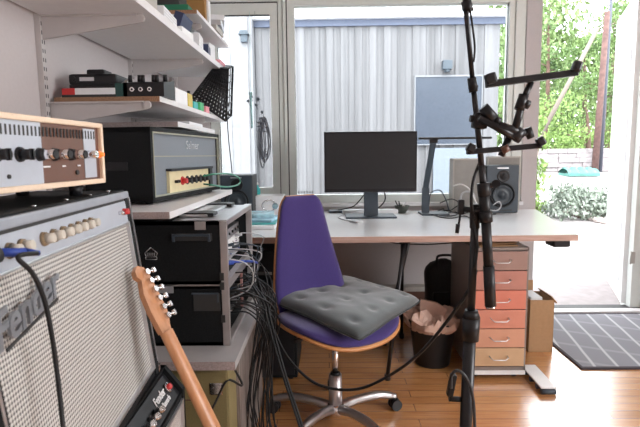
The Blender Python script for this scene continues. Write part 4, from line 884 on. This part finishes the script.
# things in the casement
q0 = P(262, 118, 'Y', 3.56)
b = MB(); rs = random.Random(2)
for k in range(7):
    x = q0.x+rs.uniform(-.018, .018); w_ = rs.uniform(.012, .03); zt = q0.z+rs.uniform(-.02, .03); zb = P(262, 160+rs.uniform(-6, 8), 'Y', 3.56).z
    b.tube([(x, 3.56+rs.uniform(-.01, .01), zt), (x+w_, 3.56, zt-.09), (x+w_*1.2, 3.565, zb+.08), (x+.004, 3.56, zb), (x-w_, 3.555, zb+.07), (x-w_*.8, 3.56, zt-.1)], .0038, 6, closed=True)
for z_ in (.03, .0, -.03): b.tube([(q0.x-.03, 3.545, q0.z-.06+z_), (q0.x, 3.53, q0.z-.065+z_), (q0.x+.035, 3.55, q0.z-.06+z_)], .004, 6)
b.tube([(q0.x, 3.56, q0.z), (q0.x-.01, 3.57, q0.z+.08), (q0.x-.04, 3.60, q0.z+.17), (q0.x-.04, 3.62, 2.15)], .001, 5)
one('hanging_cable_bundle', b, mat('blue_grey_rubber', (.13, .14, .17), .5), 'grey bundle of looped cable hanging in the casement window', 'cable bundle')
b = MB(); q1 = P(251, 104, 'Y', 3.58); b.tube([q1+Vector((0, 0, .06)), q1, P(252, 128, 'Y', 3.58)], .007, 6); b.cyl(q1+Vector((0, 0, .06)), (q1.x, 3.622, 2.15), .001, n=5); b.cyl(q1+Vector((-.01, 0, .07)), q1+Vector((.01, 0, .07)), .012, n=8); one('hanging_tag', b, mat('pale_teal', (.35, .62, .62), .5), 'pale teal strip hanging next to the grey cable bundle', 'strip')
b = MB()
for k, (x, y) in enumerate(((248, 101), (251, 97), (256, 105), (258, 99), (262, 112))): q = P(x, y, 'Y', 3.585); b.cyl(q, q+Vector((.0, .004, 0)), .010+.003*(k % 2), n=8); b.cyl(q, q+Vector((.012, .0, -.03)), .0015, n=4)
one('wind_chime', b, M['slate'], 'cluster of small dark pieces hanging at the top of the cable bundle', 'wind chime')
# twigs on the sill between windows
for px, lb in ((303, 'left one of two tiny sprigs on the sill above the purple backrest'), (308.5, 'right one of two tiny sprigs on the sill above the purple backrest')):
    q = P(px, 200, 'Y', 3.6); t = thing('sprig', lb, 'plant', (q.x, 3.6, .815)); b = MB()
    for a in (-.03, -.01, .012, .03): b.tube([(0, 0, 0), (a*.5, 0, .04), (a, 0, .08)], .0015, 4); b.box((a, 0, .082), (.008, .008, .012), 0, (0, a*8, 0))
    part('twig', b, mat('dry_twig', (.10, .10, .10), .8), t)
    b = MB(); b.lathe([(.012, 0), (.016, .02), (.013, .022)], n=10); part('pot', b, M['white'], t)

# ---------------------------------------------------------------- drawer unit
DX0, DX1, DY0, DY1 = .720, 1.002, 2.492, 2.92
t = thing('drawer_unit', 'narrow metal drawer unit with six reddish drawer fronts under the desk', 'drawer unit', ((DX0+DX1)/2, (DY0+DY1)/2, 0))
b = MB(); e = .008
b.b2((DX0, DY0, .05), (DX0+e, DY1, .69)); b.b2((DX1-e, DY0, .05), (DX1, DY1, .69)); b.b2((DX0, DY0, .675), (DX1, DY1, .69), 0, .002); b.b2((DX0, DY0, .05), (DX1, DY1, .07)); b.b2((DX0, DY1-e, .05), (DX1, DY1, .69))
part('cabinet', b, mat('warm_grey_steel', (.27, .235, .22), .35, metal=.25, var=.04), t, w=True)
dh = (.672-.072)/6
def gradmat(): 
    m = mat('drawer_coral', (.62, .25, .18), .38, var=.02, metal=.15); return m
DM = [mat('drawer_mauve', (.36, .235, .205), .35, var=.03, metal=.2), mat('drawer_coral_dull', (.50, .235, .19), .35, var=.03, metal=.15), mat('drawer_coral', (.66, .225, .16), .38, var=.02, metal=.1), mat('drawer_coral_pale', (.66, .27, .19), .38, var=.02, metal=.1), mat('drawer_peach', (.64, .33, .22), .38, var=.02, metal=.1), mat('drawer_sand', (.60, .40, .24), .38, var=.02, metal=.1)]  # six flat tones in place of a smooth mauve to sand gradient
for k in range(6):
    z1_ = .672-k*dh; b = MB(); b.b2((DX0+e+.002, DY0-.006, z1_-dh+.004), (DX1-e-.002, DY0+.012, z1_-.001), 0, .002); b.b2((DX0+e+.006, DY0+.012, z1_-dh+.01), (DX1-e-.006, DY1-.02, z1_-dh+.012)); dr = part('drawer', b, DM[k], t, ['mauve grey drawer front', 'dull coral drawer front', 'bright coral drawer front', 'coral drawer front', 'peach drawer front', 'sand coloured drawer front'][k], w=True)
    cx = (DX0+DX1)/2; zz = z1_-dh*.42
    b = MB(); b.tube([(cx-.045, DY0-.006, zz), (cx-.045, DY0-.028, zz), (cx-.03, DY0-.032, zz-.012), (cx+.03, DY0-.032, zz-.012), (cx+.045, DY0-.028, zz), (cx+.045, DY0-.006, zz)], .0028, 6, sm=0); part('handle', b, M['alu'], dr, w=True)
b = MB(); b.b2((DX0, DY0-.004, .03), (DX1, DY0+.02, .052)); part('plinth', b, M['white'], t, w=True)
for x in (DX0+.04, DX1-.04):
    for y in (DY0+.05, DY1-.05): b = MB(); b.cyl((x-.01, y, .017), (x+.01, y, .017), .0165, n=14); b.b2((x-.007, y-.008, .02), (x+.007, y+.008, .05)); part('caster', b, M['black'], t, w=True)
b = MB(); rs = random.Random(1)
b.prism([(.76, 2.51), (.955, 2.52), (.93, 2.86), (.75, 2.85)], .691, .697, 0); b.prism([(.80, 2.53), (.965, 2.56), (.95, 2.8), (.78, 2.8)], .697, .703, 0)
one('papers', b, M['cardboard'], 'brownish papers lying on top of the drawer unit', 'papers')
# cardboard box
t = thing('cardboard_box', 'open brown cardboard box on the floor right of the drawers', 'box', (1.235, 2.96, 0))
bx0, bx1, by0, by1, bz = 1.165, 1.305, 2.86, 3.06, .31
b = MB(); b.b2((bx0, by0, 0), (bx1, by0+.006, bz)); b.b2((bx0, by1-.006, 0), (bx1, by1, bz)); b.b2((bx0, by0, 0), (bx0+.006, by1, bz)); b.b2((bx1-.006, by0, 0), (bx1, by1, bz)); b.b2((bx0, by0, 0), (bx1, by1, .006)); part('walls', b, M['cardboard'], t, w=True)
b = MB(); b.prism([(bx0-.03, bz-.005), (bx0+.095, bz-.005), (bx0+.095, bz+.07), (bx0-.03, bz+.07)], by1+.0, by1+.004, 0, 'Y'); part('flap', b, M['cardboard'], t, 'upright back flap', w=True)
b = MB(); b.box((bx1+.002, (by0+by1)/2, bz-.0), (.05, .19, .005), 0, (0, R_(52), 0)); part('flap', b, M['cardboard'], t, w=True)
b = MB(); b.b2((bx0+.01, by0+.02, bz-.10), (bx0+.08, by1-.02, bz+.012), 0, .004); one('book', b, M['paper'], 'white pad sticking out of the cardboard box', 'book')
# white strip on the floor
t = thing('white_rail', 'white rail with dark brackets lying on the floor in front of the cardboard box', 'rail', (1.08, 2.5, 0))
a0 = P(528, 366, 'Z', .03); a1 = P(549, 389, 'Z', .03); d = (a1-a0); 
b = MB(); b.box((a0+a1)/2+Vector((0, 0, .004)), (.075, d.length, .008), 0, (0, 0, math.atan2(-d.x, d.y)), .002); part('strip', b, M['white'], t, w=True)
for f_ in (.15, .45, .75, .97):
    q = a0+d*f_; b = MB(); b.cyl((q.x-.035, q.y, .013), (q.x+.035, q.y, .013), .013, n=10); part('roller', b, M['slate'], t, w=True)

# waste bin
c = P(431, 371, 'Z', 0); c.y += .12; c.x = .575
t = thing('waste_bin', 'round black waste basket lined with a crumpled peach bag', 'bin', (c.x, c.y, 0))
b = MB(); b.lathe([(.095, 0), (.098, .01), (.128, .235), (.133, .24), (.133, .247), (.126, .247), (.092, .012)], n=32); part('bin', b, M['black'], t)
def bagf(u, v):
    a = u*2*pi; q = Vector((math.cos(a), math.sin(a), 0)); nz = noise.noise(Vector((math.cos(a)*2.2, math.sin(a)*2.2, v*3)))+.5*noise.noise(Vector((math.cos(a)*6, math.sin(a)*6, v*7)))
    r = [.128, .142, .146, .13, .10, .06, .02][round(v*6)]*(1+.22*nz); z = [.20, .222, .25, .268, .285, .275, .265][round(v*6)]+.05*nz*(1 if v > .2 else .2)
    return Vector((q.x*r, q.y*r, z))
b = MB(); b.grid(bagf, 40, 7, 0, False, True); b.prism([(-.05, .27), (.05, .25), (.075, .31), (.02, .345), (-.07, .365), (-.075, .31)], -.02, .0, 0, 'Y'); part('bag', b, M['peach'], t, 'crumpled peach coloured bag')
# black bag standing between wall and drawers
t = thing('backpack', 'black rounded bag standing behind the bin, left of the drawer unit', 'bag', (.60, 3.17, 0))
q = P(431, 256, 'Y', 3.1)
def bagm(u, v):
    a = u*2*pi; ca, sa = math.cos(a), math.sin(a); e_ = .5
    x = .115*math.copysign(abs(ca)**e_, ca); y = .075*math.copysign(abs(sa)**e_, sa); k = 1 if v < .8 else math.sqrt(max(0.03, 1-((v-.8)/.2)**2))
    return Vector((x*k*(1+.04*math.sin(v*9)), y*k, .003+v*.50))
b = MB(); b.grid(bagm, 28, 18, 0, True, True); part('body', b, mat('black_nylon', (.012, .012, .013), .6, var=.3, scale=60, bump=.5), t)
b = MB(); b.tube([(-.05, -.05, .48), (-.045, -.05, .53), (.045, -.05, .53), (.05, -.05, .48)], .008, 8); part('handle', b, M['black'], t)
b = MB(); b.box((0, -.078, .2), (.16, .02, .22), 0, None, .008); part('pocket', b, M['black'], t)
t.location = (.725, 3.13, 0)
# black box under the left of the desk
t = thing('subwoofer', 'tall black cabinet on the floor under the left end of the desk', 'speaker cabinet', (-.35, 2.72, 0))
b = MB(); b.b2((-.56, 2.50, .012), (-.165, 2.90, .50), 0, .008); part('cabinet', b, M['blackmatt'], t, w=True)
b = MB(); b.b2((-.545, 2.496, .03), (-.18, 2.502, .48), 0, .001); part('grille', b, M['black'], t, w=True)
for x in (-.53, -.2):
    for y in (2.53, 2.87): b = MB(); b.cyl((x, y, 0), (x, y, .014), .014, n=10); part('foot', b, M['black'], t, w=True)
t = thing('computer_case', 'black case standing on the tall black cabinet under the desk', 'computer', (-.40, 2.75, .502))
b = MB(); b.b2((-.58, 2.62, .502), (-.20, 2.95, .66), 0, .006); part('case', b, M['black'], t, w=True)
b = MB(); b.b2((-.40, 2.615, .53), (-.30, 2.621, .545)); part('label_plate', b, M['alu'], t, w=True)

# ---------------------------------------------------------------- purple chair (local +y is forward)
CH = thing('office_chair', 'purple office chair with a high tapered back and chrome star base', 'chair', (.026, 2.10, 0), R_(-146))
def sup(a, e_): c_, s_ = math.cos(a), math.sin(a); return math.copysign(abs(c_)**e_, c_), math.copysign(abs(s_)**e_, s_)
def seatz(x, y): return .452 - .06*max(0, (y-.10)/.16)**2*.5 + .030*(abs(x)/.23)**2 - .012
def seatpt(u, r, dz, grow=0.):
    a = u*2*pi; cx, sy = sup(a, .72); x = cx*(.250+grow)*(1-.10*max(0, -sy)); y = .015+sy*(.225+grow)
    x *= r; y = .015+(y-.015)*r; return Vector((x, y, seatz(x, y)+dz))
def dish(b, rows, m):
    V = b.grid(lambda u, v: seatpt(u, *rows[round(v*(len(rows)-1))]), 48, len(rows), m, True, True); return V
b = MB(); dish(b, [(.02, -.014), (.5, -.014), (.95, -.014), (1.0, -.012, .004), (1.0, -.002, .004), (.97, .0)], 0)
part('seat_shell', b, M['ply'], CH, 'orange plywood shell under the seat')
b = MB(); dish(b, [(.93, .0), (.995, .003), (1.0, .010), (.985, .020), (.93, .028), (.7, .034), (.3, .036), (.02, .036)], 0)
part('seat', b, M['purple'], CH)
def hw(v): 
    base = .170+.018*math.sin(min(1, v/.35)*pi*.5)-.082*max(0, v-.2)**1.1/.72
    if v > .90: base *= math.sqrt(max(0, 1-((v-.90)/.10)**2*.42))
    if v < .06: base -= (.06-v)*.5
    return base
def bk(u, v, off):
    x = (u*2-1)*hw(v); z = .425+v*.550; y = -.195-.085*v+.04*(x/.2)**2-.02*math.sin(v*pi) ; return Vector((x, y+off, z))
def backslab(b, o0, o1, m, sh=0., nu=15, nv=26, dome=0.):
    def f(u, v, off, s_): 
        uu = .5+(u-.5)*(1-sh); vv = sh*.5+v*(1-sh)
        return bk(uu, vv, off+dome*s_*(1-(abs(2*u-1))**4)*(1-abs(2*v-1)**8))
    A = b.grid(lambda u, v: f(u, v, o0, 0), nu, nv, m); B = b.grid(lambda u, v: f(u, v, o1, 1), nu, nv, m)
    F = []
    for j in range(nv-1):
        for i in (0, nu-1): F.append(b.bm.faces.new((A[j][i], A[j+1][i], B[j+1][i], B[j][i])))
    for i in range(nu-1):
        for j in (0, nv-1): F.append(b.bm.faces.new((A[j][i], A[j][i+1], B[j][i+1], B[j][i])))
    bmesh.ops.recalc_face_normals(b.bm, faces=b.bm.faces[:])
b = MB(); backslab(b, -.014, 0, 0); part('backrest_shell', b, M['ply'], CH, 'orange plywood back shell')
b = MB(); backslab(b, 0.0005, .012, 0, .010, dome=.016); part('backrest', b, M['purple'], CH)
b = MB(); b.tube([(0, -.05, .40), (0, -.19, .405), (0, -.235, .44), (0, -.255, .55)], .013, 10); b.box((0, -.03, .405), (.17, .17, .02), 0, None, .004); part('mechanism', b, M['black'], CH)
b = MB(); b.cyl((0, 0, .20), (0, 0, .405), .0145, n=20); part('gas_lift', b, M['chrome'], CH)
b = MB(); b.cyl((0, 0, .045), (0, 0, .212), .030, .028, 24); b.cyl((0, 0, .212), (0, 0, .222), .022, .02, 20, 1); part('column', b, [mat('satin_chrome', (.55, .52, .53), .3, metal=.9), M['black']], CH)
b = MB(); b.lathe([(.03, .030), (.042, .042), (.044, .068), (.034, .082), (.028, .082)], n=24); part('hub', b, M['chrome'], CH)
for k in range(5):
    a = R_(20+72*k)-R_(-146); d = Vector((math.cos(a), math.sin(a), 0))
    b = MB(); pts = [d*.02+Vector((0, 0, .060)), d*.10+Vector((0, 0, .078)), d*.20+Vector((0, 0, .082)), d*.25+Vector((0, 0, .073)), d*.29+Vector((0, 0, .060))]
    b.tube(pts, [.021]*5+[.019]*8+[.017]*8+[.014]*5, 12); arm = part('base_arm', b, mat('satin_steel', (.45, .44, .45), .3, metal=.9) if k == 0 else bpy.data.materials['satin_steel'], CH)
    e_ = d*.29; n_ = Vector((-d.y, d.x, 0)); off = d.lerp(n_, .25)*.012
    b = MB(); b.cyl(e_+Vector((0, 0, .045)), e_+Vector((0, 0, .066)), .007, n=10)
    for s_ in (-1, 1): b.cyl(e_+n_*(s_*.006)+Vector((0, 0, .025)), e_+n_*(s_*.024)+Vector((0, 0, .025)), .025, n=20)
    b.cyl(e_-n_*.007+Vector((0, 0, .030)), e_+n_*.007+Vector((0, 0, .030)), .023, n=16); part('caster', b, M['black'], arm)
b = MB(); b.cyl((.02, -.03, .398), (.17, -.03, .392), .005, n=8); b.cyl((.15, -.03, .393), (.19, -.03, .391), .010, n=10); part('lever', b, M['black'], CH)
# cushion: world corners on the seat
zc = .488
K = [P(x, y, 'Z', zc+.012) for x, y in ((263, 298), (360, 336), (419, 303), (342, 280))]     # left, near, right, far
cc0 = sum(K, Vector())/4
cc = sum(K, Vector())/4; K = [cc+(k_-cc)*1.08 for k_ in K]; cc.x -= .004
CU = thing('seat_cushion', 'square tufted charcoal cushion lying on the purple chair seat', 'cushion', (cc.x, cc.y, zc-.006))
def cush(s_):
    def f(u, v):
        p = (K[0]*(1-u)+K[1]*u)*(1-v)+(K[3]*(1-u)+K[2]*u)*v; p = p-cc0
        U, V_ = 2*u-1, 2*v-1; pin = 1-.02*(1-U*U)*V_**6-.02*(1-V_*V_)*U**6-.055*(U*V_)**4; p = Vector((p.x, p.y, 0))*pin
        h = .043*((1-U**6)*(1-V_**6))**.5
        for i in range(4):
            for j in range(4):
                dx, dy = u-(i+.5)/4, v-(j+.5)/4; h -= .011*math.exp(-(dx*dx+dy*dy)/.0016)*min(1, h/.02)
        h += .004*noise.noise(Vector((u*9, v*9, s_)))*(1-max(abs(U), abs(V_))**4)
        sag = -.012*max(0, 1-(U*U+V_*V_)*.5) + .012
        droop = -.022*max(0, (u*(1-v))-.55)/.45
        return Vector((p.x, p.y, .024+sag*.4+droop+(h if s_ > 0 else -h*.6)))
    return f
b = MB(); N = 57; A = b.grid(cush(1), N, N, 0); B = b.grid(cush(-1), N, N, 0)
bmesh.ops.remove_doubles(b.bm, verts=b.bm.verts[:], dist=.0006); bmesh.ops.recalc_face_normals(b.bm, faces=b.bm.faces[:]); part('pad', b, M['cushion'], CU)
b = MB()
edge = [cush(1)(u, v) for u, v in ([(k/12, 0) for k in range(12)]+[(1, k/12) for k in range(12)]+[(1-k/12, 1) for k in range(12)]+[(0, 1-k/12) for k in range(12)])]
b.tube(edge, .0035, 6, closed=True, sm=2); part('piping', b, mat('charcoal_piping', (.05, .055, .055), .8), CU)
q = P(359, 330, 'Z', .475)-Vector((cc.x, cc.y, zc-.012))
b = MB(); b.tube([q+Vector((-.02, .0, .008)), q+Vector((-.012, -.012, .016)), q, q+Vector((.012, -.014, .014)), q+Vector((.02, .0, .004))], .005, 6); b.tube([q, q+Vector((.004, -.02, -.01)), q+Vector((.014, -.026, -.028))], .005, 6); b.tube([q, q+Vector((-.008, -.015, -.012)), q+Vector((-.012, -.02, -.025))], .004, 6); part('tie', b, mat('pale_tie', (.62, .50, .52), .8), CU, 'pale knotted tie')

# ---------------------------------------------------------------- microphone stand
SYD = 1.30
t = thing('microphone_stand', 'tall black microphone stand with its boom pointing upwards, right of the chair', 'microphone stand', (.372, SYD+.02, 0))
def pp(x, y, Y=SYD): return P(x, y, 'Y', Y)
YB = SYD+.02
a0 = pp(475, 224, YB); a1 = pp(470.5, 322, YB); fl = a1+(a1-a0).normalized()*((a1.z-.02)/abs((a1-a0).normalized().z))
b = MB(); b.cyl(a0+Vector((0, 0, .02)), a1, .0105, n=18); part('upper_tube', b, M['blacksat'], t, w=True)
b = MB(); b.cyl(a1, fl, .0165, n=20); part('lower_tube', b, M['blacksat'], t, w=True)
b = MB(); c0 = pp(471.5, 310, YB); c1 = pp(470.5, 340, YB); b.cyl(c0, c0.lerp(c1, .25), .0165, .0235, 20); b.cyl(c0.lerp(c1, .25), c1, .0235, .0215, 20); part('collar', b, M['black'], t, w=True)
b = MB(); b.lathe([(.13, 0), (.13, .012), (.11, .024), (.03, .034), (.02, .05)], (fl.x, fl.y, 0), 32); part('base', b, M['blackmatt'], t, w=True)
# boom
B = [pp(463, -18), pp(465.5, 0), pp(473, 84), pp(480, 150), pp(484.5, 200), pp(490.5, 306)]
b = MB(); b.cyl(pp(461, -40), B[2], .0060, n=14); b.cyl(B[2], pp(481.5, 165), .0068, .0075, n=14); b.cyl(pp(481.5, 165), pp(484, 192), .0085, n=14); part('boom', b, M['blacksat'], t, w=True)
b = MB(); b.cyl(pp(483.6, 190), pp(486, 222), .0135, n=18); b.cyl(pp(486, 222), pp(488.7, 270), .0125, n=18); b.cyl(pp(488.7, 266), pp(490.5, 306), .0145, .0145, n=18); b.cyl(pp(490.5, 306), pp(490.6, 308), .0125, n=18, m=1); part('boom_grip', b, [M['black'], M['chrome']], t, w=True)
b = MB(); b.cyl(pp(485, 211), pp(486.3, 222), .0175, .0165, n=18); part('boom_collar', b, M['black'], t, w=True); b = MB(); b.cyl(pp(483, 183), pp(484.5, 196), .016, n=18); part('boom_clutch', b, M['black'], t, w=True)
b = MB(); b.cyl(pp(484, 187), pp(497, 184), .007, n=12); b.cyl(pp(496, 184, SYD-.01), pp(496, 184, SYD+.012), .011, n=12); part('boom_knob', b, M['black'], t, w=True)
b = MB(); b.cyl(pp(466, 1), pp(468.8, 12), .0125, n=14); b.cyl(pp(462.5, 8), pp(468, 7), .008, n=12); part('boom_lock', b, M['black'], t, w=True); b = MB(); b.cyl(pp(471.5, 78), pp(473.5, 92), .011, n=14); b.cyl(pp(472, 86), pp(477.5, 87.5), .006, n=12); part('boom_lock', b, M['black'], t, w=True)
b = MB(); b.cyl(pp(462, 209, YB), pp(486, 211, SYD), .0075, n=12); b.cyl(pp(474.6, 204, YB), pp(474.6, 228, YB), .013, n=16); b.box(pp(461, 207, YB), (.016, .016, .04), 0, None, .004); part('clutch', b, M['black'], t, w=True)
b = MB(); b.tube([pp(461, 205, YB), pp(459.5, 220, YB), pp(457.5, 228, YB)], .0032, 6); b.cyl(pp(458, 224, YB), pp(457, 233, YB), .0058, .005, 10); part('lever', b, M['black'], t, w=True)
# cable along the boom
b = MB(); b.tube([pp(470, 10, SYD-.012), pp(473, 30, SYD-.02), pp(474.8, 48, SYD-.02), pp(473.6, 62, SYD-.014)], .0026, 6); one('microphone_cable', b, M['cable'], 'thin black cable slung along the top of the microphone boom', 'cable')
b = MB(); b.tube([pp(479.5, 163, SYD+.01), pp(473.5, 180, SYD-.005), pp(471.3, 200, SYD-.01), pp(473, 216, YB-.015), pp(474.5, 232, YB-.017), pp(477, 248, YB-.016), pp(474.5, 268, YB-.015)], .0042, 8); one('microphone_cable', b, M['cable'], 'black cable dangling beside the clutch of the microphone stand', 'cable')
# clip with cable loop low on the stand
t = thing('cable_clip', 'black plastic clip holding a cable loop low on the microphone stand', 'clip', (pp(460, 385).x, YB, .56))
b = MB(); b.box(pp(451.5, 385, YB), (.017, .02, .062), 0, (0, R_(10), 0), .004); b.cyl(pp(449, 398.5, YB), pp(461, 399.5, YB), .0075, n=12); part('clip', b, M['black'], t, w=True)
b = MB(); b.tube([pp(451, 388, YB-.015), pp(451.5, 376, YB-.02), pp(457, 370.5, YB-.03), pp(465, 376, YB-.035), pp(471.5, 391, YB-.035), pp(474, 410, YB-.035), pp(475, 440, YB-.035), pp(475.5, 500, YB-.035)], .0042, 8); one('cable_loop', b, mat('dark_grey_cable', (.03, .032, .036), .35), 'dark cable looping over the clip at the bottom of the microphone stand', 'cable')

# tablet holder on the boom
TY = SYD-.03
t = thing('tablet_holder', 'black clamp arm with two long tablet bars fixed to the microphone stand', 'tablet holder', pp(481, 123))
def TP(x, y, Y=TY): return P(x, y, 'Y', Y)
b = MB(); b.cyl(pp(477.5, 117), pp(480.8, 128), .014, n=16); b.box(pp(479.8, 121), (.036, .036, .040), 0, (0, R_(8), 0), .008); b.cyl(pp(470, 118.5), pp(477, 119), .009, n=12); part('clamp', b, M['black'], t, w=True)
b = MB(); b.cyl(TP(483, 107), TP(494, 119), .0135, .013, 16); b.cyl(TP(494, 119), TP(500, 122), .010, n=12); part('wing_knob', b, M['black'], t, w=True)
b = MB(); b.cyl(TP(479, 117), TP(520, 140), .0095, n=14); b.cyl(TP(497, 125), TP(524, 134), .011, n=14); b.cyl(TP(513, 139), TP(522, 130), .013, n=14); part('arm', b, M['blacksat'], t, w=True)
b = MB(); b.cyl(TP(514, 133), TP(523, 100), .0095, n=14); b.cyl(TP(521.5, 104), TP(531, 82), .0078, n=12); b.cyl(TP(519, 110), TP(524, 95), .0125, n=14); part('arm', b, M['blacksat'], t, w=True)
b = MB(); b.cyl(TP(523, 103), TP(529, 105), .011, n=14); part('knob', b, M['black'], t, w=True); b = MB(); b.cyl(TP(521, 133), TP(529.5, 133), .008, n=10); b.cyl(TP(527, 128), TP(531, 138), .011, .009, n=14); part('knob', b, M['black'], t, w=True)
b = MB()
def bar(b, x0, y0, x1, y1, tw, dy=0.):
    p, q = TP(x0, y0, TY+dy), TP(x1, y1, TY+dy); d = q-p; b.box((p+q)/2, (d.length, .022, tw), 0, (0, -math.atan2(d.z, d.x), 0), .003); return p, q
p, q = bar(b, 486, 84.5, 577, 72.5, .016, -.01)
for e_, s_, w_ in ((p, 1, .026), (q, -1, .02)): b.box(e_+Vector((s_*.007, -.012, .012)), (w_, .022, .026), 0, (0, s_*-.3, 0), .006)
part('tablet_bar', b, M['blacksat'], t, 'upper tablet bar', w=True)
b = MB(); p, q = bar(b, 467, 152, 541, 145.5, .014, .02)
for e_, s_ in ((p, 1), (q, -1)): b.box(e_+Vector((s_*.006, -.012, .010)), (.020, .02, .022), 0, (0, s_*.5, 0), .005)
part('tablet_bar', b, M['blacksat'], t, 'lower tablet bar', w=True)
b = MB(); b.cyl(TP(509, 137, TY+.012), TP(501, 156, TY+.02), .0085, n=12); b.cyl(TP(503.5, 146, TY+.01), TP(507, 152, TY+.01), .010, n=12, m=1); part('arm', b, [M['blacksat'], M['brown']], t, w=True)

# ---------------------------------------------------------------- cables
b = MB(); b.tube([(-.33, 2.02, .80), P(262, 293, 'Y', 1.92), P(272, 325, 'Y', 1.85), P(287, 356, 'Y', 1.78), P(310, 380, 'Y', 1.68), P(335, 389, 'Y', 1.62), P(362, 388, 'Y', 1.56), P(392, 374, 'Y', 1.5), P(420, 353, 'Y', 1.43), P(448, 320, 'Y', 1.38), P(470, 288, 'Y', YB+.01), pp(476, 270, YB+.0)], .0048, 8)
one('long_cable', b, M['cable'], 'long black cable swinging in a wide arc from the rack to the microphone stand', 'cable')
t = thing('double_cable', 'thick doubled black cable running from the rack down in front of the chair base', 'cable', (-.2, 1.7, 0))
for d_ in (0, .010):
    b = MB(); b.tube([(-.33, 1.92+d_, .70), P(262+d_*300, 300, 'Y', 1.78), P(268+d_*300, 322, 'Y', 1.74), P(283+d_*250, 375, 'Y', 1.66), P(299+d_*250, 424, 'Y', 1.60), P(312+d_*250, 470, 'Y', 1.56), (P(318, 500, 'Y', 1.54).x+d_, 1.5, .01)], .0046, 8); part('strand', b, M['cable'], t, w=True)
rs = random.Random(11)
for i in range(24):
    y = Y0r+.05+(Y1r-Y0r-.1)*((i % 13)/12)+rs.uniform(-.008, .008); row = i//13; z = (.648 if row else .605)+rs.uniform(-.004, .004)+(.085 if i % 5 == 0 else 0)
    xx = -.30+rs.uniform(0, .075)+(y-Y0r)*-.02; yb = 1.92+rs.uniform(-.16, .14); o_ = rs.uniform(.0, .03)
    x2 = P(rs.uniform(246, 276), 380, 'Y', yb).x
    b = MB(); pts = [(-.395, y, z), (-.345, y, z+.004), (-.30+o_, y+.01, z-.004), (xx+.035, (y*2+yb)/3, z-.08), ((xx+x2)/2+.02, (y+yb*2)/3, z-.22), (x2, yb, .22), (x2+rs.uniform(-.01, .02), yb, .08), (x2+rs.uniform(.0, .06), yb-.05, .006)]
    b.tube(pts, rs.choice((.0026, .0030, .0034)), 6, 0, 5); b.cyl((-.388, y, z), (-.350, y, z+.002), .0062, n=8)
    one('patch_cable', b, M['cable'], 'black cable hanging in the dense bunch from the lower rack case to the floor', 'cable', 'black cables hanging from the lower rack case')
for i in range(7):
    y = Y0r+.07+i*.06; z = .80+rs.uniform(-.03, .03); b = MB()
    b.tube([(-.39, y, z), (-.35, y, z+.01), (-.30+rs.uniform(0, .03), y+.03, z-.01), (-.285+rs.uniform(-.01, .03), y+.06, z-.06), (-.30+rs.uniform(-.01, .02), y+.07, z-.12), (-.38, y+.06, z-.155 if z-.155 > .63 else .64)], .0024, 6, 0, 5); b.cyl((-.39, y, z), (-.36, y, z+.004), .006, n=8)
    one('patch_cable', b, M['slate'] if i % 2 else M['cablegrey'], ('dark' if i % 2 else 'grey')+' cable curling between the upper and lower rack cases', 'cable', ('dark' if i % 2 else 'grey')+' cables between the two rack cases')
b = MB(); b.tube([(-.39, 1.78, .772), (-.35, 1.80, .775), (-.30, 1.86, .765), (-.28, 1.95, .74)], .005, 6); b.cyl((-.39, 1.78, .772), (-.345, 1.80, .775), .009, n=10); one('patch_cable', b, M['blue'], 'single blue cable plug in the upper rack case', 'cable')
b = MB(); b.tube([(-.33, 1.62, .47), (-.29, 1.60, .40), P(228, 380, 'Y', 1.56), P(218, 397, 'Y', 1.54), P(206, 425, 'Y', 1.50), P(200, 460, 'Y', 1.48), (-.40, 1.45, .01)], .004, 6); one('loose_cable', b, M['cable'], 'single black cable drooping across the front of the olive cream cabinet', 'cable')
